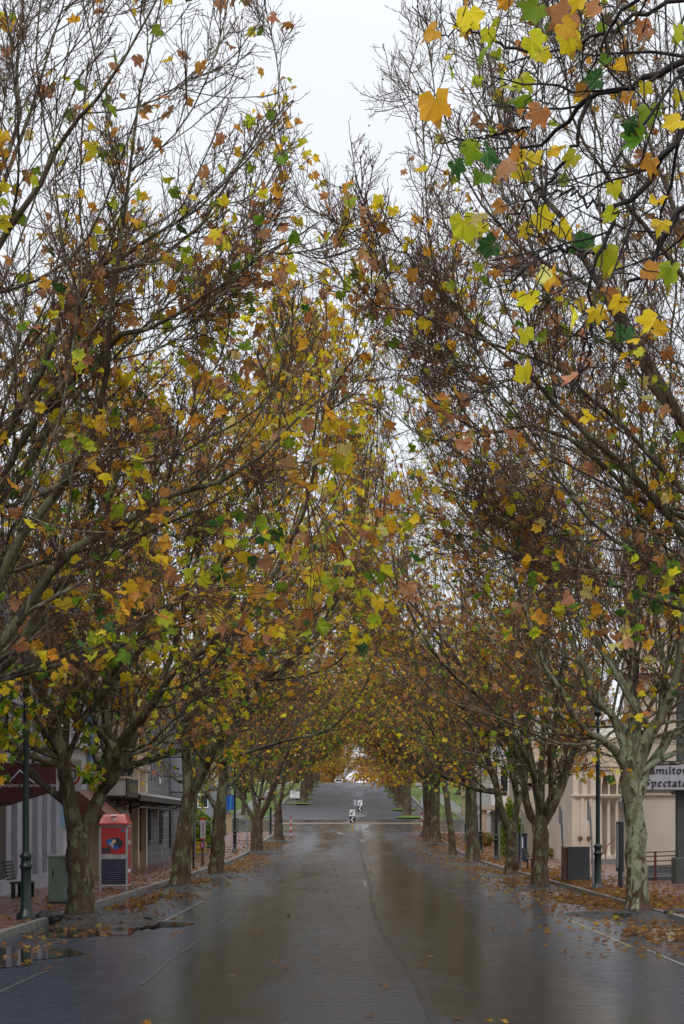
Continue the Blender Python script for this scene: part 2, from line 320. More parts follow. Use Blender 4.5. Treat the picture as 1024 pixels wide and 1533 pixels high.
def blob(name, x, y, rx, ry, m, dz, seed, h=0):
    r_ = random.Random(seed); n = 26; mb = MB(); ph = [r_.uniform(0, 6.28) for _ in range(4)]
    ring = lambda s_: [(x+rx*s_*(1+.2*math.sin(2*a+ph[0])+.16*math.sin(5*a+ph[1])+.12*math.sin(9*a+ph[2]))*math.cos(a), y+ry*s_*(1+.16*math.sin(3*a+ph[3])+.08*math.sin(7*a+ph[0]))*math.sin(a)) for a in [2*math.pi*j/n for j in range(n)]]
    rings = [(1.,0),(.93,.3),(.85,.55),(.76,.6),(.66,.78),(.55,.82),(.42,.95),(.25,1.)] if h else [(1., 0), (.5, 0)]
    n = 44 if h else 26
    vs = []
    for s_, hh in rings: vs += [(a, b, G(y)+dz+h*hh*(1+.25*math.sin(4*math.atan2(b-y, a-x)+s_*9+seed))+(r_.uniform(-.3,.3)*h if hh else 0)) for a, b in ring(s_)]
    k_ = len(rings); fs = [[i*n+j, i*n+(j+1)%n, (i+1)*n+(j+1)%n, (i+1)*n+j] for i in range(k_-1) for j in range(n)]+[[(k_-1)*n+j for j in range(n)]]
    mb.add(vs, fs, 0, bool(h)); return mb.build(name, m, kind='structure')
for i, (x, y, rx, ry) in enumerate([(-4.9,29.8,1.25,1.5),(-3.7,31.8,.5,1.0),(-5.2,24.0,.95,2.2),(-5.4,41.0,.4,3.0),(-5.0,45.0,.5,1.2),(-5.3,56.0,.5,1.6),(5.9,29.2,1.0,1.9),(6.0,42.6,.7,3.0),(6.0,21,.5,1.4),(6.1,72,.4,2),(5.7,55,.6,1.2)]):
    blob('puddle', x, y, rx, ry, M['puddle'], .007, i)
# ------------------------------------------------------------------ plane trees
def nrm(a): return a/(np.linalg.norm(a, axis=-1, keepdims=True)+1e-9)
def tubes(P, Rr, n):
    N, K, _ = P.shape
    T = np.empty_like(P); T[:,1:-1] = P[:,2:]-P[:,:-2]; T[:,0] = P[:,1]-P[:,0]; T[:,-1] = P[:,-1]-P[:,-2]; T = nrm(T)
    mean = nrm(P[:,-1]-P[:,0]); ref = np.where(np.abs(mean[:,2:3]) < .8, np.array([[0,0,1.]]), np.array([[1.,0,0]]))[:,None,:]
    U = nrm(np.cross(T, np.broadcast_to(ref, T.shape))); Wv = np.cross(T, U)
    a = np.arange(n)*2*np.pi/n
    v = P[:,:,None,:]+Rr[:,:,None,None]*(np.cos(a)[None,None,:,None]*U[:,:,None,:]+np.sin(a)[None,None,:,None]*Wv[:,:,None,:])
    base = (np.arange(N)*K*n)[:,None,None]; i = np.arange(K-1)[None,:,None]*n; j = np.arange(n)[None,None,:]; j2 = (j+1)%n
    f = np.stack([base+i+j, base+i+j2, base+i+n+j2, base+i+n+j], -1).reshape(-1, 4)
    return v.reshape(-1, 3), f
def resample(pts, K, rng, wob):
    p = np.array(pts, float)
    # Catmull-Rom through the given joints
    q = np.vstack([2*p[0]-p[1], p, 2*p[-1]-p[-2]]); outp = []
    n = len(p)-1
    for u in np.linspace(0, n, K):
        i = min(int(u), n-1); t_ = u-i; a, b, c, d_ = q[i], q[i+1], q[i+2], q[i+3]
        outp.append(.5*((2*b)+(-a+c)*t_+(2*a-5*b+4*c-d_)*t_*t_+(-a+3*b-3*c+d_)*t_**3))
    o = np.array(outp); o[1:-1] += rng.normal(0, wob, (K-2, 3)); return o
def grow(P, Rr, n, t0, ang, lenf, K, up, noise, rfac, rend, rng, lmin=.15, lmax=9, taper=.7):
    N, KP, _ = P.shape; L = np.linalg.norm(np.diff(P, axis=1), axis=2).sum(1)
    idx = np.repeat(np.arange(N), n); j = np.tile(np.arange(n), N); M_ = len(idx)
    t = t0+(1-t0)*(j+rng.random(M_))/n; t = np.minimum(t, .98)
    u = t*(KP-1); i = np.minimum(u.astype(int), KP-2); fr = (u-i)[:,None]
    pos = P[idx, i]*(1-fr)+P[idx, i+1]*fr; tan = nrm(P[idx, i+1]-P[idx, i]); rp = Rr[idx, i]*(1-fr[:,0])+Rr[idx, i+1]*fr[:,0]
    rv = rng.normal(size=(M_, 3)); rv -= (rv*tan).sum(1, keepdims=True)*tan; rv = nrm(rv)
    a = (ang*(.7+.6*rng.random(M_)))[:,None]
    dr = nrm(tan*np.cos(a)+rv*np.sin(a))
    ln = np.clip(L[idx]*lenf*(1.1-taper*t)*(.6+.7*rng.random(M_)), lmin, lmax)
    step = (ln/(K-1))[:,None]; out = np.empty((M_, K, 3)); out[:,0] = pos; d_ = dr
    for q in range(1, K):
        out[:,q] = out[:,q-1]+d_*step; d_ = nrm(d_+np.array([0,0,up])+rng.normal(0, noise, (M_,3)))
    r0 = np.minimum(rp*.8, np.maximum(rp*rfac*(.7+.5*rng.random(M_)), rend)); s = np.linspace(0, 1, K)[None]
    rr = r0[:,None]*(1-s)+np.maximum(rend, r0*.3)[:,None]*s
    return out, rr
PAL = np.array([(.14,.29,.02), (.48,.56,.03), (.92,.68,.03), (.86,.42,.035), (.46,.19,.06), (.6,.3,.16), (.04,.13,.035), (.78,.66,.22)])  # green, yellow-green, yellow, orange, russet, pinkish tan, dark green, pale straw
ang0 = np.radians([-152,-118,-100,-82,-66,-50,-36,-24,0,24,36,50,66,82,100,118,152]); rad0 = np.array([.36,.54,.74,.68,.66,.98,.88,.7,1.1,.7,.88,.98,.66,.68,.74,.54,.36])
LUV = []
def leaves(pos, size, ax, nrmv, col, rng, hi=True):
    if hi: an, ra = ang0, rad0
    else: an, ra = np.radians([-140,-95,-50,0,50,95,140]), np.array([.36,.66,.86,1.,.86,.66,.36])
    N = len(pos); n = len(an)
    ax = nrm(ax); b = nrm(np.cross(nrmv, ax)); nn = np.cross(ax, b)
    curl = rng.uniform(-.2, .75, N)[:,None]; fold = rng.uniform(.02, .75, N)[:,None]; tw = rng.normal(0, .3, N)[:,None]; rj = ra[None]*(1+rng.normal(0, .07, (N, n)))
    X = np.cos(an)[None]*rj; Y = np.sin(an)[None]*rj
    Z = -curl*(X**2)*1.0-curl*.5*Y**2*1.0+fold*np.abs(Y)+rng.normal(0, .06, (N, n))+tw*X*Y
    Y = Y*(1-.4*fold)
    v = pos[:,None]+size[:,None,None]*.5*((X+.35)[...,None]*ax[:,None]+Y[...,None]*b[:,None]+Z[...,None]*nn[:,None])
    c0 = pos+size[:,None]*.5*.35*ax
    V_ = np.concatenate([c0[:,None], v], 1).reshape(-1, 3)
    base = (np.arange(N)*(n+1))[:,None]; jj = np.arange(n-1)[None]
    f = np.stack([np.broadcast_to(base, (N, n-1)), base+1+jj, base+2+jj], -1).reshape(-1, 3)
    base_c = PAL[col]*np.exp(rng.normal(0, .22, (N,1)))*(1+rng.normal(0, .05, (N,3)))
    other = PAL[np.clip(col+rng.choice([-1,1], N), 0, 5)]; other = np.where((col > 5)[:,None], base_c, other)
    mixf = rng.uniform(0, .75, (N,1,1))*(1-np.concatenate([np.zeros(1), ra])[None,:,None]*.8)
    cc = base_c[:,None]*(1-mixf)+other[:,None]*mixf
    dark = 1-.28*rng.random((N, n+1, 1)); cc = np.clip(cc*dark, .005, .92)
    xy = np.concatenate([np.zeros((N,1,2)), np.stack([X, Y], -1)], 1); seed_ = np.broadcast_to(rng.random((N,1,1))*50+1, (N, n+1, 1))
    cc = np.concatenate([cc, np.ones((N, n+1, 1))], 2).reshape(-1, 4); LUV.append(np.concatenate([xy, seed_], 2).reshape(-1, 3))
    return V_, f, cc
def rand_leaves(pos, smin, smax, weights, rng, hi):
    N = len(pos); ax = rng.normal(size=(N,3))*np.array([1,1,.6])+np.array([0,0,-.55]); nv = rng.normal(size=(N,3))+np.array([0,-.9,.7])
    return leaves(pos, rng.uniform(smin, smax, N), ax, nv, rng.choice(8, N, p=np.array(weights)/sum(weights)), rng, hi)
class Geo:
    def __init__(s): s.v=[]; s.f3=[]; s.f4=[]; s.m3=[]; s.m4=[]; s.c=[]; s.u=[]; s.n=0
    def quad(s, v, f, mi): s.v.append(v); s.f4.append(f+s.n); s.m4.append(np.full(len(f), mi)); s.c.append(np.ones((len(v),4))); s.u.append(np.zeros((len(v),3))); s.n += len(v)
    def tri(s, v, f, c, mi): s.v.append(v); s.f3.append(f+s.n); s.m3.append(np.full(len(f), mi)); s.c.append(c); s.u.append(LUV[-1] if LUV and len(LUV[-1]) == len(v) else np.zeros((len(v),3))); s.n += len(v)
    def mesh(s, name, mats):
        z3 = np.concatenate(s.f3) if s.f3 else np.zeros((0,3)); z4 = np.concatenate(s.f4)
        m3 = np.concatenate(s.m3) if s.m3 else None
        sm = np.concatenate([np.ones(len(z4), bool), np.zeros(len(z3), bool)])
        return np_mesh(name, np.concatenate(s.v), z3, z4, mats, m3, np.concatenate(s.m4), sm, np.concatenate(s.c), np.concatenate(s.u))
def palette(kind):   # green, ygreen, yellow, orange, russet, tan, dkgreen, straw
    return {'mixed': [1.8,3,4.5,4.5,3.2,2.8,.5,.8], 'gold': [.8,4,6.5,5,1.6,2,.2,1.6], 'russet': [.2,1,2.6,5,5.5,4,.1,.5], 'green': [5,6,3,1.5,1,.5,3,.3], 'bare': [.2,1,2.5,3.5,3,2,0,.5]}[kind]
def tree_meshes(seed, trunk, limbs, H, detail=1., nleaf=1500, pal='mixed', bark='bark_brown', trad=.33, hi=True, clumps=(), side=1, envlow=3.4, twig=.0048, leafsize=(.17,.28), lowgreen=.5, spread=7.2, tilt=.10, smid=None, limit=None, ext=True, n2=14, hfall=1.0, kz=.14):
    """trunk: polyline, limbs: list of (polyline, start radius), all local metres; side=+1 the road lies towards +x"""
    rng = np.random.default_rng(seed); tg = Geo(); cg = Geo()
    tp = resample(trunk, 14, rng, .018); s = np.linspace(0, 1, 14); tr_ = trad*(1-.22*s)+trad*.55*np.exp(-s*14)
    v, f = tubes(tp[None], tr_[None], 20)
    ringa = np.tile(np.arange(20)*2*np.pi/20, 14); hz = np.repeat(s, 20)
    flare = 1+.13*np.exp(-hz*7)*np.sin(ringa*5+seed)+.05*np.sin(ringa*3+hz*5+seed)+rng.normal(0, .012, 280)
    ctr = np.repeat(tp, 20, 0); v = ctr+(v-ctr)*flare[:,None]; tg.quad(v, f, 0)
    L1 = []; R1 = []
    for pl, r0 in limbs:
        pl = [np.array(p, float) for p in pl]      # every limb is rooted inside the wood it springs from
        wood = np.concatenate([tp]+L1) if pl[0][2] > tp[-1][2]+.25 and L1 else tp
        ok = wood[wood[:,2] < pl[0][2]-.05]; ok = ok if len(ok) else tp
        root = ok[np.argmin(np.linalg.norm(ok-(pl[0]-np.array([0,0,.3])), axis=1))]
        if np.linalg.norm(root-pl[0]) > .05: pl = [root]+pl
        d_ = pl[-1]-pl[-2]; d_ /= np.linalg.norm(d_)
        while ext and pl[-1][2] < H*rng.uniform(.8, 1.0):
            d_ = d_+np.array([rng.normal(0,.08), rng.normal(0,.1), .16]); 
            out_ = math.hypot(pl[-1][0], pl[-1][1])
            if out_ > (spread-kz*max(pl[-1][2]-7, 0))*.62: d_[:2] *= .6
            d_ /= np.linalg.norm(d_); pl.append(pl[-1]+d_*1.5)
            if len(pl) > 14: break
        q = resample(pl, 16, rng, .03); L1.append(q); s_ = np.linspace(0, 1, 16); R1.append(r0*(1-s_)**1.15*(1-.25*s_)+.007)
    L1 = np.array(L1); R1 = np.array(R1)
    v, f = tubes(L1, R1, 12); ctr = np.repeat(L1.reshape(-1,3), 12, 0); v = ctr+(v-ctr)*(1+rng.normal(0,.045,(len(v),1))); tg.quad(v, f, 0)
    P2, R2 = grow(L1, R1, n2, .14, R(43), .42, 9, .15, .10, .42, .009, rng, .8, 5.2)
    # low boughs reaching out level over the road and footpath
    def lift(P):      # bend anything that would sag through the tunnel's headroom
        x = np.abs(P[...,0]); y_ = P[...,1]; low = envlow+.32*np.clip(np.hypot(x, y_)-1.2, 0, 6); low = np.minimum(low, envlow+1.3)
        z = P[...,2]; P[...,2] = np.where(z < low, low+(low-z)*.12*0+(z-low)*.12, z); return P
    def pull(P):      # past the middle of the street the crown ends: shoots that would cross it stay short
        m_ = (spread-kz*np.clip(P[:,-1,2]-7, 0, 9))*(.8+.28*rng.random(len(P))); xb = P[:,0,0]*side; xt = P[:,-1,0]*side
        f_ = np.where(xt > m_, np.clip((m_-xb)/(xt-xb+1e-6), .22, 1), 1.); return (P[:,:1]+(P-P[:,:1])*f_[:,None,None])[f_ > .55], f_ > .55
    P2, kp = pull(lift(P2)); R2 = R2[kp]; v, f = tubes(P2, R2, 7); tg.quad(v, f, 1)
    n3 = max(3, int(round(9*detail))); P3, R3 = grow(P2, R2, n3, .12, R(42), .46, 7, .12, .13, .5, .0065, rng, .45, 2.6)
    P3 = lift(P3); v, f = tubes(P3, R3, 5); cg.quad(v, f, 0)
    n4 = max(3, int(round(8*detail))); P4, R4 = grow(P3, R3, n4, .08, R(42), .46, 5, .12, .15, .55, twig, rng, .25, 1.15)
    P4 = lift(P4); v, f = tubes(P4, R4, 3); cg.quad(v, f, 1)
    if detail > .75:
        n5 = 2
        P5, R5 = grow(P4, R4, n5, .1, R(40), .42, 3, .1, .15, .7, twig*.75, rng, .07, .35); v, f = tubes(P5, R5, 3); cg.quad(v, f, 1)
    tips = P4[:,-1]; zt = tips[:,2]; h = np.clip((zt-3)/(H-3), 0, 1)
    pw = np.exp(-h*1.6*hfall)+.12/(1+3*max(hfall-1, 0))
    if limit is not None: pw *= limit(tips)
    # leaves come in patches
    ctrs = tips[rng.integers(0, len(tips), 40)]; dd = np.min(np.linalg.norm(tips[:,None]-ctrs[None], axis=2), 1); pw *= .25+np.exp(-dd*dd*1.2)
    li = rng.choice(len(tips), min(nleaf, len(tips)), replace=False, p=pw/pw.sum())
    lp = tips[li]+rng.normal(0, .05, (len(li),3)); hl = h[li]; wl = palette(pal); wg = palette('green')
    isg = rng.random(len(li)) < lowgreen*np.clip(1-hl*2.6, 0, 1)
    for sel, ww in ((isg, wg), (~isg, wl)):
        if sel.any():
            v, f, c = rand_leaves(lp[sel], leafsize[0], leafsize[1], ww, rng, hi); cg.tri(v, f, c, 2)
    for (cx, cy_, cz, rx_, ry_, rz_, cnt, pk) in clumps:       # leafy sprays on short shoots
        q = rng.normal(size=(cnt,3)); q = q/np.linalg.norm(q, axis=1, keepdims=True)*rng.random((cnt,1))**.4*np.array([rx_,ry_,rz_])+np.array([cx,cy_,cz])
        allp = np.concatenate([P2[:,2:].reshape(-1,3), P3[:,2:].reshape(-1,3)]); near = np.argmin(np.linalg.norm(q[:,None]-allp[None], axis=2), 1)
        a = allp[near]; lnq = np.linalg.norm(q-a, axis=1); a = np.where((lnq > 1.2)[:,None], q+(a-q)/lnq[:,None]*1.2*rng.random((cnt,1)), a); mid = (a+q)/2+rng.normal(0,.05,(cnt,3))
        v, f = tubes(np.stack([a, mid, q], 1), np.tile([.006,.005,.003], (cnt,1)), 3); cg.quad(v, f, 1)
        v, f, c = rand_leaves(q, leafsize[0]*1.12, leafsize[1]*1.2, palette(pk), rng, hi); cg.tri(v, f, c, 2)
    # hanging seed balls
    nb = 90 if detail > .75 else 0
    if nb:
        bi = rng.choice(len(tips), nb); bp = tips[bi]-np.array([0,0,.1]); r_ = .017
        o6 = np.array([(1,0,0),(-1,0,0),(0,1,0),(0,-1,0),(0,0,1),(0,0,-1)])*r_; f8 = np.array([(0,2,4),(2,1,4),(1,3,4),(3,0,4),(2,0,5),(1,2,5),(3,1,5),(0,3,5)])
        v = (bp[:,None]+o6[None]).reshape(-1,3); f = (f8[None]+(np.arange(nb)*6)[:,None,None]).reshape(-1,3); cg.tri(v, f, np.tile((.1,.06,.04,1), (len(v),1)), 1)
    tm = tg.mesh('trunk', [M[bark], M['branch']]); cm = cg.mesh('crown', [M['branch'], M['twig'], M['leaf']])
    return tm, cm, (P2, P3, R3)
def plant(loc, meshes, label, group, rot=0, scale=1):
    t_ = empty('plane_tree', loc, label, 'tree', group); t_.rotation_euler.z = rot; t_.scale = (scale,)*3
    link_mesh('trunk', meshes[0], t_); link_mesh('crown', meshes[1], t_); return t_
LG = 'plane trees along the left kerb'; RG = 'plane trees along the right kerb'; HG = 'trees lining the hill road'
def loc_tree(bx, by, D, z=None):     # base point of a trunk seen at bx
    return ((bx-VX)*D/F, D, G(D)-.05)
def rel(base, pts, ydrift=0.):       # photo joints -> local metres; the limb leans away by ydrift per joint
    o = []
    for i, (x, y) in enumerate(pts):
        yy = base[1]+ydrift*i; p = W(x, y, yy); o.append((p[0]-base[0], p[1]-base[1], p[2]-base[2]))
    return o
def auto(rng, n, zf, H, ln=4.5, up=1.0, r=.13):
    ls = []
    for i in range(n):
        a = 2*math.pi*(i+rng.random()*.5)/n; e = R(rng.uniform(38, 66)); d_ = np.array([math.cos(a)*math.cos(e), math.sin(a)*math.cos(e), math.sin(e)])
        p0 = np.array([0,0,zf-rng.random()*.5]); p1 = p0+d_*ln*.35; d2 = d_+np.array([0,0,.25]); ls.append(([p0, p1, p1+d2/np.linalg.norm(d2)*ln*.5], r*(.8+.4*rng.random())))
    return ls
def low_boughs(rng, n, zf, side, r=.07, reach=4.2):
    ls = []
    for i in range(n):
        a = (0 if side > 0 else math.pi)+rng.uniform(-1.0, 1.0); ln = reach*rng.uniform(.7, 1.1)
        c_, s_ = math.cos(a), math.sin(a)
        ls.append(([np.array([0,0,zf]), np.array([c_*ln*.3, s_*ln*.3, zf+1.5]), np.array([c_*ln*.7, s_*ln*.7, zf+2.9]), np.array([c_*ln, s_*ln, zf+3.7])], r))
    return ls
rg = np.random.default_rng(5)
# --- L34: the near left tree with the deep fork
b = loc_tree(120, 1375, 34)
tk = rel(b, [(120,1378),(121,1330),(119,1290),(116,1246)])
lm = [(rel(b, [(117,1262),(104,1215),(97,1137),(79,1089),(51,1014),(30,930)], -.25), .21),
      (rel(b, [(101,1200),(82,1190),(41,1154),(0,1099),(-60,1040)], .1), .10),
      (rel(b, [(97,1150),(99,1079),(97,1034),(100,960)], .4), .09),
      (rel(b, [(98,1140),(118,1090),(112,1050),(126,990)], .2), .07),
      (rel(b, [(118,1262),(138,1222),(158,1185),(164,1147),(161,1068),(157,1000),(170,900)], .3), .20),
      (rel(b, [(165,1150),(184,1110),(205,1082),(232,1041),(273,1000),(330,950)], -.35), .12),
      (rel(b, [(172,1160),(190,1127),(219,1068),(246,1017),(262,960)], .15), .11),
      (rel(b, [(160,1110),(146,1085),(130,1045),(120,1010)], .5), .06), (rel(b, [(98,1150),(84,1122),(62,1088),(44,1050),(36,1000)], -.72), .06)]
lm += [(l, .08) for l, _ in low_boughs(rg, 2, 4.2, 1)]
cl = []
for (x, y, rx, ry, cnt, pk) in [(38,1110,.55,.5,40,'green'),(95,1045,.6,.45,60,'green'),(30,1055,.7,.5,60,'green'),(134,1160,.32,.4,30,'green'),(62,1085,.4,.5,40,'green'),(45,1010,.8,.4,50,'mixed'),(150,960,.9,.5,40,'green'),(110,985,.8,.4,24,'mixed'),(60,1000,.7,.4,20,'mixed'),(128,1100,.35,.4,14,'green'),(30,1160,.3,.15,5,'green'),(250,1035,.5,.25,16,'mixed')]:
    p = W(x, y, 33.2); cl.append((p[0]-b[0], -2.6 if (x < 50 and pk == 'green') else -.6, p[2]-b[2], rx, .7, ry, cnt, pk))
plant(b, tree_meshes(11, tk, lm, 14.8, 1.1, 6500, 'gold', trad=.295, clumps=cl, hfall=.15, n2=15, kz=.26, limit=lambda p: np.clip(.15+(p[:,0]-.5)*.3, .15, 1.2)), 'near left plane tree with a deep low fork beside the green cabinet', LG)
# --- R35: pale mottled trunk
b = loc_tree(954, 1371, 35.3)
tk = rel(b, [(954,1375),(953,1320),(951,1240),(945,1180),(943,1140)])
lm = [(rel(b, [(938,1150),(928,1128),(905,1110),(877,1096),(852,1058),(833,1020),(800,960)], -.25), .115),
      (rel(b, [(940,1140),(926,1098),(912,1065),(902,1052),(883,1020),(850,950)], .1), .11),
      (rel(b, [(944,1140),(948,1109),(951,1060),(950,1020),(945,950)], .3), .16),
      (rel(b, [(952,1130),(958,1095),(956,1050),(953,1010)], .3), .06),
      (rel(b, [(952,1160),(972,1105),(990,1070),(1004,1045),(1012,1010),(1020,950)], -.1), .18),
      (rel(b, [(962,1180),(975,1148),(994,1115),(1024,1090),(1080,1050)], .2), .13),
      (rel(b, [(944,1115),(941,1096),(915,1070),(877,1039),(842,1020),(820,990)], .5), .07),
      (rel(b, [(985,1135),(1000,1131),(1030,1122),(1070,1100)], .4), .07)]
lm += [(l, .08) for l, _ in low_boughs(rg, 2, 4.6, -1)]
cl = []
for (x, y, rx, ry, cnt, pk) in [(880,1150,.4,.5,16,'mixed'),(930,1165,.3,.3,8,'mixed'),(990,1010,.6,.5,18,'mixed'),(960,1060,.6,.5,12,'russet'),(860,1075,.6,.4,16,'mixed'),(1000,930,.9,.5,26,'mixed'),(850,930,.9,.5,22,'mixed')]:
    p = W(x, y, 34.5); cl.append((p[0]-b[0], -.6, p[2]-b[2], rx, .7, ry, cnt, pk))
plant(b, tree_meshes(12, tk, lm, 15.5, 1.1, 2300, 'mixed', 'bark_pale', .245, n2=16, kz=.3, clumps=cl, side=-1), 'near right plane tree with a pale green mottled trunk below the white sign', RG)
# --- L50
b = loc_tree(268, 1331, 50)
tk = rel(b, [(268,1334),(272,1290),(279,1230),(285,1188)])
lm = [(rel(b, [(283,1200),(280,1150),(277,1085),(272,1020),(262,960)], .1), .2), (rel(b, [(284,1195),(309,1150),(322,1120),(349,1068),(380,1030),(420,1000)], -.2), .19),
      (rel(b, [(300,1160),(303,1120),(310,1070),(300,1000)], .4), .1), (rel(b, [(279,1120),(262,1080),(240,1040),(210,1000)], .4), .1), (rel(b, [(278,1130),(288,1080),(300,1030),(318,980)], -.5), .1)]
lm += [(l, .08) for l, _ in low_boughs(rg, 3, 5, 1)]
plant(b, tree_meshes(13, tk, lm, 16, 1.05, 4200, 'gold', n2=15, trad=.31, clumps=[(1.4,-.5,4.3,.9,.8,.5,30,'mixed'),(-.8,-.5,4.6,.8,.8,.6,24,'mixed')]), 'left plane tree leaning right beside the red phone booth', LG)
# --- L61
b = loc_tree(325, 1313, 61.5)
tk = rel(b, [(325,1316),(326,1280),(328,1240),(328,1208)])
lm = [(rel(b, [(326,1215),(312,1192),(299,1171),(287,1136),(270,1090),(255,1040)], .2), .13), (rel(b, [(328,1212),(334,1159),(334,1120),(338,1060),(335,1000)], .1), .22),
      (rel(b, [(333,1150),(346,1138),(385,1122),(430,1110),(475,1098),(510,1080)], -.3), .08), (rel(b, [(334,1130),(352,1090),(370,1050),(395,1010)], .4), .12)]
lm += low_boughs(rg, 3, 5, 1)
plant(b, tree_meshes(14, tk, lm, 15.5, 1.05, 3500, 'mixed', trad=.3, clumps=[(.8,-.5,4.6,1.2,.8,.4,30,'green')]), 'left plane tree beside the yellow board, its thin bough reaching over the road', LG)
# --- L100, L117
b = loc_tree(385, 1282, 98)
tk = rel(b, [(385,1285),(384,1255),(385,1224)])
lm = [(rel(b, [(384,1235),(365,1202),(352,1179),(344,1150),(338,1110),(330,1070)], .3), .16), (rel(b, [(385,1232),(380,1195),(376,1160),(378,1110),(372,1060)], .4), .17), (rel(b, [(386,1230),(400,1202),(412,1172),(422,1145),(430,1120),(440,1060)], -.3), .22), (rel(b, [(385,1225),(392,1180),(400,1130),(402,1080)], .6), .13)]
lm += low_boughs(rg, 3, 5.4, 1)
plant(b, tree_meshes(15, tk, lm, 15.5, 1.0, 3200, 'russet', 'bark_far', .42, False, twig=.008, leafsize=(.22,.34)), 'left plane tree with three spreading limbs beside the blue banner', LG)
b = loc_tree(417, 1261, 116)
tk = rel(b, [(417,1263),(417,1235),(416,1208)])
lm = [(rel(b, [(416,1212),(409,1190),(404,1165),(396,1120)], .3), .17), (rel(b, [(417,1212),(423,1185),(426,1150),(436,1110)], -.3), .17)]+low_boughs(rg, 3, 4.4, 1)
plant(b, tree_meshes(16, tk, lm, 14.5, .9, 3800, 'green', 'bark_far', .34, False, twig=.009, leafsize=(.24,.36)), 'left plane tree with a narrow fork beside the red and white post', LG)
# --- R50
b = loc_tree(808, 1332, 50)
tk = rel(b, [(808,1334),(808,1300),(809,1260),(808,1222)])
lm = [(rel(b, [(806,1235),(794,1215),(786,1185),(781,1157),(770,1120),(745,1080)], .1), .15), (rel(b, [(807,1225),(802,1191),(793,1130),(788,1080)], .4), .13), (rel(b, [(808,1225),(811,1171),(810,1130),(815,1060)], .5), .14),
      (rel(b, [(811,1225),(822,1205),(827,1171),(824,1130),(830,1080)], -.4), .13), (rel(b, [(812,1232),(832,1195),(846,1160),(862,1120),(885,1075)], .1), .2), (rel(b, [(809,1215),(800,1160),(775,1110),(740,1060),(690,1020)], -.6), .1)]
plant(b, tree_meshes(17, tk, lm, 15.5, 1.05, 3200, 'russet', 'bark_brown', .29, n2=18, kz=.05, side=-1, clumps=[(-.9,-.4,4.7,1.2,.8,.5,26,'green'),(.6,-.6,5,.9,.8,.5,26,'mixed')]), 'right plane tree whose many upright limbs rise beside the dark grey cabinet', RG)
# --- R61
b = loc_tree(765, 1313, 61.5)
tk = rel(b, [(765,1315),(766,1280),(767,1245)])
lm = [(rel(b, [(765,1252),(751,1216),(742,1171),(727,1130),(710,1090)], -.1), .2), (rel(b, [(768,1252),(775,1208),(772,1170),(771,1150),(768,1100)], .3), .17), (rel(b, [(777,1205),(786,1170),(790,1120)], .3), .1)]+low_boughs(rg, 3, 5, -1)
plant(b, tree_meshes(18, tk, lm, 15.5, 1.05, 3000, 'mixed', n2=17, kz=.05, trad=.28, side=-1, clumps=[(-.8,-.4,4.2,1.2,.8,.5,34,'green')]), 'right plane tree forked low in a wide V before the green bush', RG)
# --- R81, R92, R113, R128
b = loc_tree(708, 1295, 78.5)
tk = rel(b, [(708,1297),(707,1250),(706,1200),(706,1165)])
lm = [(rel(b, [(706,1192),(698,1172),(689,1161),(669,1130),(650,1100)], -.3), .15), (rel(b, [(706,1170),(706,1130),(704,1080)], .2), .22), (rel(b, [(706,1160),(718,1120),(735,1080)], .4), .14)]+low_boughs(rg, 3, 5.4, -1)
plant(b, tree_meshes(19, tk, lm, 15.5, 1.0, 3000, 'russet', 'bark_brown', .34, False, side=-1, twig=.007, leafsize=(.2,.3), clumps=[(-1.5,-.4,4,1.3,.8,.6,30,'green')]), 'right plane tree with a straight trunk and pale strip down one side', RG)
b = loc_tree(679, 1283, 92)
tk = rel(b, [(679,1285),(675,1240),(668,1190),(664,1165)])
lm = [(rel(b, [(666,1175),(660,1140),(655,1100)], .1), .12), (rel(b, [(666,1172),(674,1140),(680,1100)], .3), .1)]+low_boughs(rg, 2, 4.4, -1, .05)
plant(b, tree_meshes(20, tk, lm, 12.5, .8, 2600, 'green', 'bark_brown', .2, False, side=-1, twig=.008, leafsize=(.22,.32), lowgreen=.9), 'thin right plane tree leaning over the road', RG)
b = loc_tree(653, 1258, 113)
plant(b, tree_meshes(21, [(0,0,0),(-.05,0,2),(0,0,4)], auto(rg, 5, 4, 15)+low_boughs(rg, 3, 4.4, -1), 15, .9, 3800, 'mixed', 'bark_brown', .33, False, side=-1, twig=.009, leafsize=(.24,.36), lowgreen=.8), 'right plane tree standing next up the street from the thin leaning one', RG)
# --- shared meshes for the far rows
FAR = {}
for i, (sd, pal) in enumerate([(1,'russet'),(1,'mixed'),(-1,'russet'),(-1,'russet')]):
    rr = np.random.default_rng(90+i)
    FAR[i] = tree_meshes(60+i, [(0,0,0),(.1,0,2),(0,.1,4.6)], auto(rr, 5, 4.6, 16, 5)+low_boughs(rr, 4, 5, sd, .09, 5), 15.5, .95, 3600, pal, 'bark_far', .5, False, side=sd, twig=.013, leafsize=(.26,.42), lowgreen=.15, envlow=4.6, clumps=[(sd*3.6,0,4.7,2.6,3.4,.8,330,pal),(-sd*2.5,0,4.8,2,3,.7,150,pal)])
FARG = tree_meshes(70, [(0,0,0),(.1,0,1.6),(0,.1,3.2)], auto(rg, 6, 3.2, 10, 4), 10, .8, 5000, 'green', 'bark_far', .3, False, side=1, twig=.012, leafsize=(.3,.46), lowgreen=.7, envlow=1.6, spread=5)
FARR = tree_meshes(71, [(0,0,0),(.1,0,1.6),(0,.1,3)], auto(rg, 6, 3, 11, 4), 11, 1.0, 3000, 'russet', 'bark_far', .3, False, side=1, twig=.014, leafsize=(.3,.46), lowgreen=.1, envlow=1.2, spread=5, clumps=[(0,0,1.6,3.4,2.5,1.5,700,'russet')])
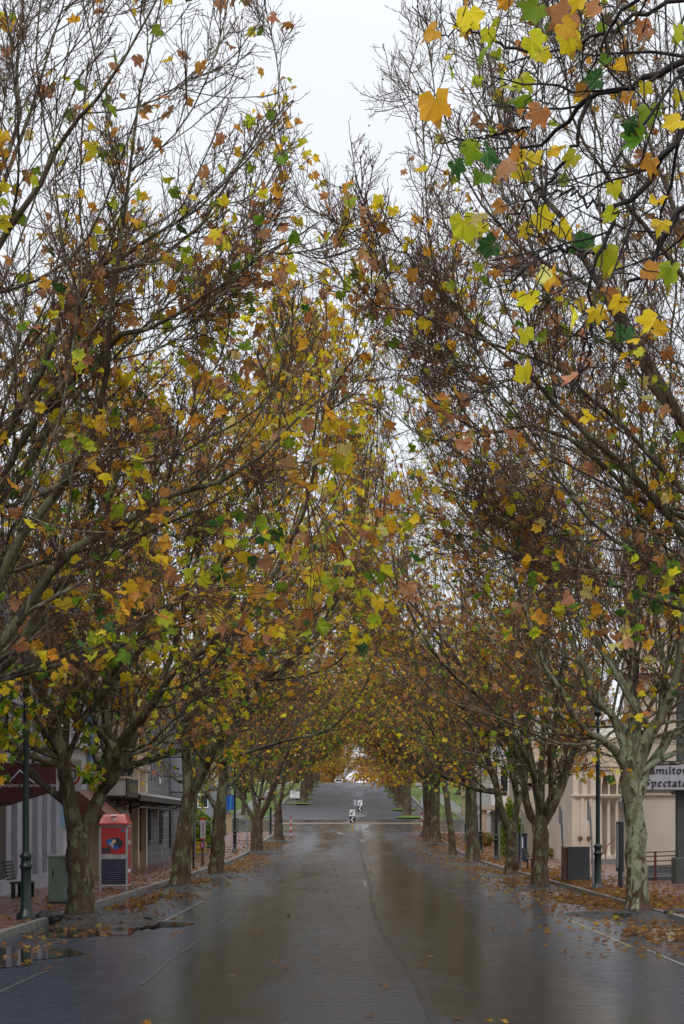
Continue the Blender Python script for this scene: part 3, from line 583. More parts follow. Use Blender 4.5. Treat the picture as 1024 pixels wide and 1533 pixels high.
def far(x, y, i, label, group=HG, rot=None, sc=1.): return plant((x, y, G(y)-.05), FAR[i] if i < 4 else (FARG if i == 4 else FARR), label, group, random.Random(int(x*7+y)).uniform(-.5,.5) if rot is None else rot, sc)
far(6.25, 127, 2, 'right plane tree standing behind the red and white striped post', RG)
HL = [(-6.0,212),(-6.3,228),(-6.2,246),(-6.4,266),(-6.2,290),(-6.3,316)]; HR = [(6.4,177),(6.3,196),(6.5,214),(6.3,236),(6.5,262),(6.4,296)]
ORDN = ['first', 'second', 'third', 'fourth', 'fifth', 'sixth']
for i, (x, y) in enumerate(HL): far(x, y, i % 2, ORDN[i]+' plane tree up the hill on the left side of the road')
for i, (x, y) in enumerate(HR): far(x, y, 2+i % 2, ORDN[i]+' plane tree up the hill on the right side of the road')
BG = 'trees in the gardens behind the street'
for x, y, sc, i in [(-15,196,1,0),(-16,232,1.1,1),(-17,270,1.1,0),(-24,216,1.2,3),(16,206,.95,2),(17,244,1.1,3),(19,284,1.1,2),(28,226,1.2,1),(-30,184,1.,1),(34,190,1.,2),(-27,250,1.3,2),(30,262,1.3,0)]:
    far(x, y, i, 'autumn tree in the gardens beside the hill road, one of many alike', BG, sc=sc)
for x, y in [(-11,345),(-7,352),(-3.8,372),(-5.5,390),(-3.4,358),(-1.4,372),(9.5,352),(14,348),(-17,340),(20,345),(11.5,380),(-10.5,326),(-13,322),(-16,327),(-20,322),(11,326),(13.2,321),(16,326),(19.5,322),(-24,330),(24,330)]:
    far(x, y, 5, 'brown bare tree beyond the crest of the hill road, one of many alike', 'bare trees beyond the crest', sc=.9)
for j, (x, y, sc) in enumerate([(-11.6,106,.95),(-13,118,1.05),(-16.5,128,1.1),(-20,112,1.1),(-12,182,.8),(15,178,.7)]):
    far(x, y, 4, ['green leafy tree right behind the stone building', 'green leafy tree behind the blue banner', 'green tree far behind the banner over the garden wall', 'tallest green tree rising behind the stone building', 'small green tree at the left corner across the junction', 'small green tree at the right corner across the junction'][j], 'green trees behind the footpath', sc=sc)
# --- trees whose trunks stand outside the frame: near crowns, D 19 (left) and 20 (right), and one beside the camera
b = ((-5.9), 19.2, -.05)
tk = [(0,0,0),(.05,0,1.5),(0,0,3)]
lm = [(rel(b, [(-223,1100),(-120,1050),(-10,990),(59,872),(127,814),(259,745),(366,696),(470,610),(540,520)], -.12), 0.113),
      (rel(b, [(-223,1110),(-110,1065),(-5,1010),(73,901),(150,838),(245,790),(340,735),(430,680)], .35), 0.083),
      (rel(b, [(-223,1090),(-100,1040),(20,975),(88,921),(171,843),(235,780),(300,690),(330,560)], .6), 0.061),
      (rel(b, [(-223,1080),(-160,960),(-60,800),(29,617),(70,540),(132,400),(215,368),(320,290),(440,150)], -.05), 0.099),
      (rel(b, [(-223,1080),(-140,920),(-20,760),(80,650),(117,449),(170,410),(280,360),(390,200),(420,90)], .3), 0.099),
      (rel(b, [(-120,1050),(-20,900),(60,760),(118,680),(150,600),(164,550),(166,430),(200,250),(215,100),(250,-40)], -.2), 0.076),
      (rel(b, [(-223,1070),(-170,800),(-90,560),(0,280),(60,120),(110,-60)], .2), 0.099), (rel(b, [(-223,1070),(-150,780),(-70,500),(40,300),(110,190),(180,100),(260,-50)], -.4), 0.083),
      (rel(b, [(-100,700),(-60,420),(10,230),(30,60),(40,-80)], .3), 0.068), (rel(b, [(-20,760),(60,620),(160,520),(260,470),(380,400),(480,330)], -.4), 0.061)]
cz = []
for (x, y, rr2, cnt, pk) in [(480,700,.6,16,'gold'),(560,800,.5,14,'mixed'),(520,880,.5,14,'green'),(460,820,.6,16,'mixed'),(535,950,.3,9,'green'),(380,800,.6,16,'green'),(200,880,.6,14,'mixed'),(180,965,.45,14,'green'),(430,900,.5,14,'mixed'),(600,760,.4,9,'mixed'),(340,820,.5,12,'green'),(500,640,.5,10,'gold'),(410,630,.5,10,'gold'),(290,900,.5,10,'mixed'),(90,900,.5,10,'mixed'),(60,980,.4,10,'mixed'),(130,660,.6,8,'gold'),(470,960,.3,7,'green'),(240,960,.4,10,'green'),(590,880,.3,6,'mixed'),(370,950,.4,9,'mixed')]:
    p = W(x, y, 18.6+.9*math.sin(x)); cz.append((p[0]-b[0], p[1]-b[1], p[2]-b[2], rr2, rr2, rr2*.8, cnt, pk))
ML19 = tree_meshes(31, tk, lm, 13.2, 1.25, 1200, 'mixed', n2=11, hfall=2.0, limit=lambda p: .35+.65*(p[:,0] > 1), ext=False, trad=.33, twig=.0038, clumps=cz, spread=7.2, envlow=3.7, kz=.52)
plant(b, ML19, 'nearest left plane tree, only its bare spreading boughs reaching in from the left edge', LG)
b = (6.3, 20.5, -.05)
lm = [(rel(b, [(1260,1060),(1180,960),(1100,840),(1024,770),(940,729),(879,673),(802,637),(746,652),(705,647),(674,622),(628,581),(590,520)], -.02), 0.053),
      (rel(b, [(1260,1050),(1160,860),(1060,690),(952,522),(857,360),(807,282),(766,224),(733,104),(705,0),(690,-80)], .12), 0.087),
      (rel(b, [(1260,1040),(1150,800),(1024,640),(960,540),(900,440),(820,400),(740,330),(660,200),(600,80)], .3), 0.068),
      (rel(b, [(1255,1050),(1140,900),(1024,796),(920,688),(858,632),(790,560),(700,470),(620,400),(560,290)], -.25), 0.068),
      (rel(b, [(1260,1020),(1160,700),(1060,450),(990,250),(940,100),(900,-60)], .2), 0.074), (rel(b, [(1255,1020),(1130,640),(1000,380),(900,260),(850,150),(820,0)], -.3), 0.062),
      (rel(b, [(1260,1070),(1150,980),(1040,920),(930,880),(840,850),(760,830),(690,800)], .1), 0.043), (rel(b, [(1150,980),(1060,930),(980,850),(900,790),(820,700),(720,560),(600,500)], .4), 0.050),
      (rel(b, [(1200,900),(1130,700),(1080,450),(1040,200),(1010,-40)], .4), 0.056), (rel(b, [(1160,860),(1024,740),(900,600),(800,540),(650,480),(560,430)], -.5), 0.050)]
cz = []
for (x, y, rr2, cnt, pk) in [(970,770,.5,12,'mixed'),(1000,880,.5,12,'green'),(880,900,.5,12,'mixed'),(810,860,.4,8,'mixed'),(940,940,.5,12,'mixed'),(670,610,.3,7,'russet'),(900,660,.5,7,'mixed'),(1000,700,.5,9,'mixed'),(760,940,.4,8,'mixed'),(830,800,.4,7,'gold'),(960,860,.5,10,'green'),(720,640,.5,6,'russet'),(860,480,.5,5,'gold')]:
    p = W(x, y, 19.6+.9*math.sin(x)); cz.append((p[0]-b[0], p[1]-b[1], p[2]-b[2], rr2, rr2, rr2*.8, cnt, pk))
MR20 = tree_meshes(32, tk, lm, 14.2, 1.2, 700, 'mixed', n2=12, hfall=1.6, ext=False, trad=.33, side=-1, twig=.0038, clumps=cz, spread=6.7, envlow=3.9, kz=.16)
plant(b, MR20, 'nearest right plane tree, its dark boughs curving in from the right edge', RG)
# the tree beside the camera: dark drooping boughs with big leaves hanging into the top right corner
b = (5.9, 5.5, -.05); rng = np.random.default_rng(77); tg = Geo(); cg = Geo()
v, f = tubes(np.array([[(0,0,0),(0,0,1.5),(.05,0,3),(0,0,4.6)]], float), np.array([[.42,.33,.3,.27]]), 16); tg.quad(v, f, 0)
def wp(x, y, D): p = W(x, y, D); return (p[0]-b[0], p[1]-b[1], p[2]-b[2])
mains = [([(0,0,4.3),(-1.3,1,5.1), wp(1150,40,7.2), wp(1040,75,7.4), wp(985,112,7.5), wp(930,132,7.6), wp(884,148,7.7), wp(850,180,7.9), wp(815,212,8.1), wp(770,222,8.3), wp(735,205,8.5)], .024),
         ([(0,0,4.4),(-1.4,.9,5.3), wp(1110,80,7.0), wp(1040,160,7.0), wp(1003,225,7.0), wp(975,268,7.05), wp(925,322,7.1), wp(900,365,7.1), wp(889,420,7.15), wp(884,488,7.2)], .024),
         ([(0,0,4.2),(-1.5,1.2,5.6), wp(1120,-60,7.8), wp(1040,-10,7.8), wp(960,20,7.9), wp(900,58,8), wp(850,70,8.1), wp(800,85,8.3), wp(760,95,8.5)], .017),
         ([(0,0,4.2),(-1.2,.8,5.5), wp(1100,-90,6.6), wp(1000,-40,6.6), wp(940,10,6.7), wp(905,60,6.8), wp(880,110,6.9)], .015),
         ([(-.9,.7,4.9), wp(1130,330,7.6), wp(1050,300,7.6), wp(1000,340,7.6), wp(975,400,7.6), wp(940,430,7.7)], .024),
         ([wp(884,148,7.7), wp(862,215,7.7), wp(830,265,7.8), wp(800,292,7.9), wp(745,338,8.0)], .012), ([wp(735,205,8.5), wp(790,190,8.4), wp(730,200,8.5), wp(660,215,8.7)], .006),
         ([wp(925,322,7.1), wp(880,300,7.2), wp(840,285,7.3), wp(790,300,7.4)], .009), ([wp(889,380,7.1), wp(850,372,7.2), wp(815,380,7.3), wp(770,420,7.4)], .008), ([wp(800,85,8.3), wp(740,60,8.4), wp(700,45,8.5), wp(640,60,8.6)], .009), ([wp(884,488,7.2), wp(880,520,7.2), wp(888,560,7.25)], .006)]
MP = np.array([resample(p_, 24, rng, .012) for p_, _ in mains]); MR = np.array([np.linspace(r_, max(r_*.22, .004), 24) for _, r_ in mains])
v, f = tubes(MP, MR, 8); tg.quad(v, f, 1)
Q, QR = grow(MP, MR, 9, .25, R(45), .14, 7, .0, .17, .5, .003, rng, .2, .8); v, f = tubes(Q, QR, 5); cg.quad(v, f, 0)
Q2, QR2 = grow(Q, QR, 2, .2, R(45), .5, 5, .05, .2, .6, .0025, rng, .08, .4); v, f = tubes(Q2, QR2, 4); cg.quad(v, f, 0)
LV = [(240,60,130,2),(110,115,90,3),(480,35,110,0),(590,60,130,4),(600,100,100,3),(480,150,100,1),(610,150,110,2),(300,190,90,0),(130,380,150,3),(150,400,70,4),(510,200,80,2),(370,310,110,1),(430,350,110,0),(440,290,90,1),(500,410,100,4),(270,540,130,0),(320,560,110,6),(200,605,80,6),(290,640,100,0),(700,290,90,6),(660,330,80,3),(380,600,100,5),(400,570,90,4),(480,570,90,2),(560,540,80,2),(620,570,80,2),(590,650,50,0),(230,820,140,1),(290,800,90,7),(320,890,100,6),(510,790,100,2),(585,830,90,2),(345,840,50,4),(660,890,110,6),(745,920,110,1),(760,960,90,2),(900,400,100,0),(860,510,120,0),(830,450,80,6),(930,720,100,2),(940,810,80,2),(770,680,80,1),(900,590,90,3),(870,560,80,4),(900,980,90,4),(970,980,110,1),(540,1000,110,3),(520,995,80,7),(460,1080,90,2),(590,1100,50,0),(650,1100,70,2),(750,1060,90,4),(710,1130,80,2),(450,1210,80,1),(910,1170,100,2),(930,1190,80,3),(1000,120,90,1),(880,110,90,4),(990,440,90,2),(740,220,60,0),(1010,340,70,1),(880,320,70,2),(800,150,60,4),(800,235,70,3),(640,10,90,2),(380,5,70,3),(700,30,80,4)]
lp = []; ls_ = []; lc = []
for q in rng.choice(len(Q2), 22, replace=False):
    p = Q2[q, -1]; lp.append(p); ls_.append(rng.uniform(.09, .17)); lc.append(int(rng.choice([0,1,2,3,4,5,6,1,2,2])))
allm = np.concatenate([MP.reshape(-1,3), Q.reshape(-1,3), Q2.reshape(-1,3)])
for (cx, cy_, s_, c_) in LV:
    x, y = 600+cx/2.415, cy_/2.415; D_ = 6.9+1.5*np.clip((950-x)/300, 0, 1)+rng.uniform(-.2,.25); p = np.array(wp(x, y, D_)); lp.append(p); ls_.append(s_/2.415*D_/F*1.36); lc.append(c_)
lp = np.array(lp); ls_ = np.array(ls_); lc = np.array(lc)
ax = rng.normal(size=(len(lp),3))*np.array([.9,.35,.5])+np.array([0,0,-.7]); ax = nrm(ax); nv = rng.normal(size=(len(lp),3))*.55+np.array([0,-1,.35])
att = lp-ax*ls_[:,None]*.28
near = np.argmin(np.linalg.norm(att[:,None]-allm[None], axis=2), 1); a_ = allm[near]
md = (a_+att)/2+np.array([0,0,.03])
v, f = tubes(np.stack([a_, md, att+ax*ls_[:,None]*.1], 1), np.tile([.0035,.003,.0022], (len(lp),1)), 4); cg.quad(v, f, 0)
v, f, c = leaves(att, ls_, ax, nv, lc, rng, True); cg.tri(v, f, c, 1)
t_ = empty('plane_tree', b, 'plane tree beside the viewer, dark drooping boughs with large green and yellow leaves top right', 'tree', RG)
link_mesh('trunk', tg.mesh('trunk', [M['bark_brown'], M['black_branch']]), t_); link_mesh('crown', cg.mesh('crown', [M['black_branch'], M['leaf']]), t_)
# mounds lifted by the roots
for i, (x, y, rx, ry, h) in enumerate([(-5.2,33.3,1.25,1.9,.15),(6.35,34.6,1.35,1.7,.12),(-4.9,49.3,1.0,2.1,.13),(-4.7,60.6,1.0,2,.13),(-5.3,97,1.1,2.4,.16),(-4.9,115.5,1.0,2,.16),(5.9,49.4,1.0,2,.1),(6.0,60.8,1.0,2,.1),(5.9,77.5,1.0,2,.11),(5.9,91,.8,1.8,.1),(6.0,112,.9,2,.1)]):
    blob('root_mound', x, y, rx, ry, M['mound'], -.02, 40+i, h)
for i, (x, y) in enumerate(HL+HR): blob('verge_mound', x+(.5 if x > 0 else -.5), y-.6, 1.5, 3.4, M['grass'], -.02, 60+i, .2)
# ------------------------------------------------------------------ writing helpers
def text_mesh(txt, size, font_shear=0):
    cu = bpy.data.curves.new('writing', 'FONT'); cu.body = txt; cu.size = size; cu.align_x = 'CENTER'; cu.align_y = 'CENTER'; cu.extrude = .004
    ob = bpy.data.objects.new('writing', cu); C.objects.link(ob); dg = bpy.context.evaluated_depsgraph_get(); me = bpy.data.meshes.new_from_object(ob.evaluated_get(dg))
    bpy.data.objects.remove(ob); return me
def text(txt, size, loc, m, parent, rotz=0, name='lettering', sx=1):
    me = text_mesh(txt, size); me.materials.clear(); me.materials.append(m); o = ORG[parent.name]
    c, s_ = math.cos(rotz), math.sin(rotz)
    for v in me.vertices:
        x, y, z = v.co.x*sx, v.co.y, v.co.z; v.co = (loc[0]-o[0]+x*c+z*s_, loc[1]-o[1]+x*s_-z*c, loc[2]-o[2]+y)
    return link_mesh(name, me, parent)
GL = {'i': (.42, [[(0,.88),(.13,.8),(.13,.15),(.28,.04)]]), 'l': (.42, [[(.13,1.55),(.13,.15),(.28,.04)]]),
 't': (.5, [[(.15,1.25),(.15,.15),(.32,.04)],[(-.02,.92),(.4,.92)]]),
 'm': (1.15, [[(0,.88),(.13,.8),(.13,.1)],[(.13,.75),(.35,.95),(.5,.8),(.5,.1)],[(.5,.75),(.72,.95),(.87,.8),(.87,.15),(1.0,.04)]]),
 'n': (.78, [[(0,.88),(.13,.8),(.13,.1)],[(.13,.75),(.35,.95),(.5,.8),(.5,.15),(.64,.04)]]),
 'a': (.74, [[(.08,.82),(.3,.97),(.46,.82),(.46,.15),(.6,.04)],[(.46,.52),(.1,.38),(.1,.15),(.26,.03),(.46,.18)]]),
 'o': (.74, [[(.1,.8),(.1,.2),(.32,.03),(.52,.2),(.52,.8),(.3,.97),(.1,.8)]]),
 'e': (.66, [[(.48,.18),(.3,.03),(.1,.2),(.1,.8),(.3,.97),(.48,.8),(.1,.45)]]), 'c': (.6, [[(.46,.16),(.3,.03),(.1,.2),(.1,.8),(.3,.96),(.44,.84)]]),
 'p': (.76, [[(0,1.0),(.12,.9),(.12,-.5)],[(.12,.82),(.32,.97),(.52,.8),(.52,.2),(.32,.03),(.12,.15)]]),
 'r': (.56, [[(0,.88),(.13,.8),(.13,.1)],[(.13,.75),(.33,.97),(.44,.84)]]),
 'S': (1.0, [[(.8,1.3),(.5,1.5),(.15,1.25),(.25,.95),(.62,.72),(.72,.35),(.45,.03),(.08,.2)],[(.42,1.45),(.42,.1)]]),
 'H': (1.05, [[(.0,1.35),(.2,1.5),(.2,.2),(.05,.05)],[(.2,.8),(.5,.98),(.72,.75),(.72,.2),(.55,-.1)],[(.2,1.45),(.62,1.55)]])}
def blackletter(txt, x, y, z, h, m, parent, sx=1.68):
    mb = MB(); cx = x; nb = np.array((.12*1.25, .13))*h; SC = np.array((sx*h, h))
    for ch in txt:
        wd, st = GL[ch]
        for pl in st:
            for p_, q_ in zip(pl[:-1], pl[1:]):
                p_ = np.array(p_)*SC+np.array((cx, z)); q_ = np.array(q_)*SC+np.array((cx, z)); yy = y-.001*len(mb.f)*.02
                if abs(np.cross(q_-p_, nb)) < 1e-6: continue
                poly = [p_-nb, q_-nb, q_+nb, p_+nb]; mb.prism([tuple(a) for a in poly], 'y', yy-.012, yy)
        cx += wd*h*sx
    return mb.build('lettering', m, parent), cx-x
# ------------------------------------------------------------------ materials for buildings and street things
M['fl_light'] = rough_mat('pale_grey_render', (.36,.36,.39), (.29,.29,.32), 1.2, .7, .15, 20)
M['fl_dark'] = rough_mat('blue_grey_render', (.2,.215,.25), (.16,.175,.2), 1.2, .7, .15, 20)
M['white_r'] = rough_mat('white_render', (.52,.51,.5), (.42,.41,.4), 1., .7, .15, 20)
M['cream'] = rough_mat('cream_render', (.5,.4,.3), (.42,.34,.25), .8, .75, .2, 18)
M['cream_d'] = rough_mat('dull_cream_render', (.3,.26,.19), (.24,.2,.15), .8, .75, .2, 18)
M['pinkcream'] = rough_mat('pink_cream_render', (.62,.53,.43), (.54,.46,.37), .8, .75, .2, 18)
M['recess'] = rough_mat('recess_shade_render', (.36,.29,.25), (.31,.25,.21), .8, .75, .2, 18)  # darker copy of the hall render, shade of the openings put into the colour
M['yellow_r'] = rough_mat('yellow_render', (.5,.4,.22), (.45,.36,.2), .8, .75, .2, 18)
M['white_b'] = rough_mat('bright_render', (.75,.74,.72), (.66,.65,.63), .8, .7, .15, 18)
M['roof'] = rough_mat('slate_roof', (.08,.08,.09), (.12,.11,.11), 2, .5, .4, 14)
M['tin'] = rough_mat('pale_roof_sheet', (.6,.61,.63), (.5,.51,.53), 2, .4, .2, 20)
m = mat('bluestone', (.09,.09,.1)); k = NB(m); v = k.geo(); sw = k.n('ShaderNodeSeparateXYZ'); k.l(v, sw.inputs[0]); cb = k.n('ShaderNodeCombineXYZ'); k.l(sw.outputs[1], cb.inputs[0]); k.l(sw.outputs[2], cb.inputs[1])
br = k.n('ShaderNodeTexBrick'); br.inputs['Scale'].default_value = 1.3; br.inputs['Mortar Size'].default_value = .025; br.inputs['Color1'].default_value = (.085,.085,.09,1); br.inputs['Color2'].default_value = (.13,.125,.125,1); br.inputs['Mortar'].default_value = (.22,.21,.2,1); br.inputs['Row Height'].default_value = .4; br.inputs['Brick Width'].default_value = .8
k.l(cb.outputs[0], br.inputs['Vector']); n1 = k.noise(k.geo((1,1,.35)), 1.3, 6, .7); n3 = k.noise(v, 6, 5, .7)
k.col(k.mix(k.ramp(n1, [(.56, 0.), (.66, .6)]), k.mix(k.ramp(n3, [(.4,0.),(.7,.5)]), br.outputs['Color'], (.05,.05,.055)), (.33,.33,.35))); k.bump(n3, .8, .03); M['stone'] = m
M['glass'] = mat('dark_window', (.02,.022,.025), .08); M['black'] = mat('black_paint', (.012,.012,.014), .4); M['green_p'] = mat('heritage_green_paint', (.004,.016,.012), .35)
M['galv'] = rough_mat('galvanised_steel', (.22,.24,.26), (.16,.18,.2), 6, .45, .1, 30); M['alu'] = rough_mat('satin_aluminium', (.4,.41,.43), (.27,.275,.285), 4, .4, .05, 30, sc=(1,1,.3))
M['maroon'] = rough_mat('maroon_canvas', (.1,.017,.022), (.08,.014,.018), 3, .7, .2, 60); M['brown_aw'] = rough_mat('rust_canvas', (.17,.05,.03), (.12,.035,.022), 5, .6, .3, 8, sc=(1,1,5))
M['grey_aw'] = rough_mat('grey_canvas', (.2,.19,.17), (.15,.14,.13), 3, .7, .2, 60)
M['white'] = mat('white_paint', (.72,.72,.72), .4); M['offwhite'] = rough_mat('off_white_panel', (.4,.4,.43), (.34,.34,.36), 3, .4, .1, 30); M['red'] = rough_mat('red_gloss', (.5,.03,.03), (.34,.028,.026), 2.5, .32, .05, 30, sc=(1,1,.4)); M['red_s'] = mat('sign_red', (.5,.012,.02), .35)
M['dark_red'] = mat('maroon_steel', (.14,.03,.03), .35); M['navy'] = mat('navy_panel', (.018,.02,.045), .25); M['blue'] = mat('blue_cloth', (.01,.1,.42), .6); M['blue_l'] = mat('light_blue_stripe', (.05,.28,.62), .6)
M['mural'] = rough_mat('faded_blue_poster', (.12,.24,.36), (.17,.3,.42), 2.5, .6, .2, 20); M['cabinet'] = rough_mat('sage_cabinet_paint', (.19,.27,.2), (.125,.18,.135), 2.2, .4, .1, 50)
M['yellow'] = mat('yellow_board', (.55,.33,.01), .45); M['skin'] = mat('poster_skin', (.6,.36,.27), .5); M['pblue'] = mat('poster_blue', (.02,.13,.33), .5); M['granite'] = rough_mat('dark_grey_speckled_panel', (.035,.038,.045), (.05,.053,.06), 9, .45, .1, 90)
M['brick'] = rough_mat('red_brick_side', (.14,.06,.045), (.1,.045,.035), 5, .7, .3, 20); M['gpost'] = rough_mat('grey_green_post_paint', (.06,.068,.06), (.045,.052,.046), 2, .5, .2, 20)
M['gold'] = mat('old_gold_letters', (.2,.17,.09), .5); M['pink'] = mat('pink_label', (.5,.1,.3), .4); M['wood'] = rough_mat('weathered_wood', (.12,.08,.06), (.08,.055,.04), 4, .7, .4, 20); M['purple'] = mat('purple_cloth', (.12,.03,.14), .6)
M['car_white'] = mat('white_car_paint', (.6,.6,.62), .2); M['car_dark'] = mat('dark_car_paint', (.02,.022,.03), .2); M['rubber'] = mat('tyre_rubber', (.012,.012,.012), .8); M['lamp_glass'] = mat('lantern_glass', (.12,.13,.13), .15); M['tail'] = mat('tail_lens', (.3,.01,.01), .2)
# ------------------------------------------------------------------ lamp posts
GF = lambda y: G(y)+.13
def lamp(x, y, label, first=[None]):
    if first[0] is None:
        r_ = empty('street_lamp', (x, y, GF(y)), label, 'street lamp', 'green heritage street lamps'); z = GF(y)
        MB().lathe(x, y, [(z,.2),(z+.06,.2),(z+.1,.16),(z+.16,.13),(z+.2,.105),(z+.95,.1),(z+1.0,.115),(z+1.03,.14),(z+1.07,.115),(z+1.1,.1),(z+1.2,.105),(z+1.24,.14),(z+1.28,.1),(z+1.32,.07)], 12).build('base', M['green_p'], r_)
        MB().lathe(x, y, [(z+1.32,.066),(z+3.6,.06),(z+3.65,.075),(z+3.7,.055),(z+4.7,.045),(z+4.75,.07),(z+4.8,.045),(z+4.95,.04)], 12).build('pole', M['green_p'], r_)
        MB().lathe(x, y, [(z+4.95,.06),(z+5.02,.1),(z+5.06,.11)], 6).build('lantern_base', M['green_p'], r_); ln = MB().lathe(x, y, [(z+5.42,.21),(z+5.45,.22),(z+5.52,.16),(z+5.62,.07),(z+5.66,.03),(z+5.75,.02)], 6, sm=False).build('lantern', M['green_p'], r_)
        MB().lathe(x, y, [(z+5.06,.1),(z+5.42,.195)], 6, sm=False).build('pane', M['lamp_glass'], ln)
        first[0] = r_
    else: r_ = copy_tree(first[0]); r_.location = (x, y, GF(y)); r_['label'] = label
    return r_
lamp(-6.4, 31.8, 'green lamp post beside the pale green cabinet, nearest on the left'); lamp(7.12, 45.8, 'green lamp post beside the dark grey cabinet, nearest on the right')
lamp(-6.75, 95, 'green lamp post beside the blue banner'); lamp(7.5, 81.5, 'green lamp post behind the V shaped right tree'); lamp(8.2, 112, 'green lamp post farthest along the right footpath'); lamp(7.65, 93, 'green lamp post whose lantern shows beside the straight right trunk')
# ------------------------------------------------------------------ left buildings
XW = -9.25
def window(parent, y0, y1, z0, z1, x=XW, fr=M['white'], sill=True, d=.03, s_=1, mull=1):
    f = MB().box(x, x+s_*.06, y0-.07, y1+.07, z1, z1+.08) .box(x, x+s_*.06, y0-.07, y0, z0, z1).box(x, x+s_*.06, y1, y1+.07, z0, z1)
    for q in range(mull): yy = y0+(y1-y0)*(q+1)/(mull+1); f.box(x, x+s_*.05, yy-.025, yy+.025, z0, z1)
    w_ = f.build('window', fr, parent); MB().box(x-.02, x+s_*d, y0, y1, z0, z1).build('pane', M['glass'], w_)
    if sill: MB().box(x, x+s_*.16, y0-.12, y1+.12, z0-.12, z0-.01).build('sill', fr, w_)
    return w_
bA = empty('shop_building', (XW, 45, 0), 'grey shop with fluted pale and blue grey pilasters behind the near lamp post', 'building')
MB().box(XW-12, XW, 26, 50, -.1, 9.5).build('wall', M['fl_dark'], bA)
mb = MB(); y = 26.6
while y < 50:
    mb.box(XW+.002, XW+.16, y, y+.62, .13, 9.2); y += 1.45
mb.box(XW+.002, XW+.2, 41, 50.02, 5.3, 5.5).box(XW+.002, XW+.3, 26, 50.02, 9.2, 9.6)
mb.build('pilaster_front', M['fl_light'], bA)
MB().box(XW+.163, XW+.2, 26, 50.01, .13, .55).build('plinth', M['fl_light'], bA)
MB().box(XW+.165, XW+.19, 40.6, 42.4, .14, 2.6).build('door', M['black'], bA)
# maroon awning with its end panel towards the viewer
aw = empty('awning', (-8.4, 41.5, 3), 'maroon awning with a white mountain line logo and lettering', 'awning')
a0 = W(-50,1142,41.5); a1 = W(87,1142,41.5); zt = a0[2]; z1 = W(0,1179,41.5)[2]; z0 = W(0,1206,41.5)[2]
MB().prism([(XW+.2,z0),(a1[0],z1),(a1[0],zt),(XW+.2,zt)], 'y', 41.5, 42.5).build('canvas', M['maroon'], aw)
mb = MB(); pl = [(2,1168),(9,1161),(15,1169),(30,1153),(41,1164),(52,1172)]
for p_, q_ in zip(pl[:-1], pl[1:]):
    A_, B_ = W(*p_, 41.49), W(*q_, 41.49); t_ = .022
    mb.prism([(A_[0],A_[2]-t_),(B_[0],B_[2]-t_),(B_[0],B_[2]+t_),(A_[0],A_[2]+t_)], 'y', 41.484, 41.494)
mb.build('logo', M['white'], aw)
p = W(43,1175.5,41.49); text('grampians investment services', .135, p, M['white'], aw, sx=.93)
# stubby green slatted seat by the grey shop
be = empty('bench', (-8.4, 41, .13), 'dark green slatted bench standing against the grey shop wall', 'bench'); mb = MB()
for q in range(6): mb.box(-8.62-.02*q, -8.58-.02*q, 40.4, 41.4, .58+.085*q, .64+.085*q)
mb.build('backrest', M['green_p'], be)
MB().box(-8.55,-8.1,40.4,41.4,.5,.54).build('seat', M['green_p'], be)
for yy in (40.45, 41.25):
    for x_ in (-8.52,-8.2): MB().box(x_,x_+.1,yy,yy+.08,.13,.5).build('leg', M['green_p'], be)
# white shop with blue edges
bB = empty('shop_building', (XW, 53, 0), 'white rendered shop with blue corner strips behind the near left trunk', 'building')
MB().box(XW-12, XW-.05, 50.05, 57.4, -.1, 8.6).build('wall', M['white_r'], bB)
MB().box(XW-.05, XW+.12, 50.06, 50.5, .14, 8.3).build('corner_strip', M['mural'], bB); MB().box(XW-.05, XW+.12, 56.9, 57.3, 2.6, 8.3).build('corner_strip', M['mural'], bB)
MB().box(XW-.05, XW+.2, 50.05, 57.4, 8.3, 8.7).box(XW-.05, XW+.14, 50.5, 56.9, 4.6, 4.75).build('cornice', M['white_r'], bB)
for yy in (51.2, 53.8): window(bB, yy, yy+1.2, 5.2, 7.2, XW-.05, M['white'])
MB().box(XW-.049, XW+.02, 53.4, 56.8, .16, 2.7).build('shop_window', M['glass'], bB)
MB().box(XW-.05, XW+.1, 50.6, 51.4, .14, 1.9).build('pilaster', M['fl_light'], bB); MB().box(XW-.05, XW+.1, 53.1, 53.35, .14, 2.9).build('pilaster', M['fl_light'], bB)
ps = MB().box(XW-.05, XW+.04, 50.55, 53.0, 1.92, 3.6).build('poster', M['mural'], at=(XW,51,2)); tag(ps, 'faded sky blue poster panel on the wall left of the near trunk', 'poster')
def awning(label, y0, y1, xo, ztop, zbot, m, ends=None):
    a = empty('awning', (XW, y0, zbot), label, 'awning'); MB().prism([(XW+.03,ztop),(xo,zbot+.15),(xo,zbot),(XW+.03,zbot)], 'y', y0, y1, 0).build('canvas', m, a)
    mb = MB()
    for q in range(5): zz = zbot+.03+q*.2*(ztop-zbot)/1.6; mb.tube([(XW+.05, y0-.01, zz),(xo-.1*q, y0-.01, zz)], .008, 5)
    mb.build('fold', m, a); return a
awning('rust brown drop awning behind the near left tree fork', 54.0, 57.6, -8.15, W(0,1180,54)[2], W(0,1225,54)[2], M['brown_aw'])
awning('faded grey awning beside the rust brown one', 58.2, 60.2, -8.2, W(0,1190,58.4)[2], W(0,1224,58.4)[2], M['grey_aw'])
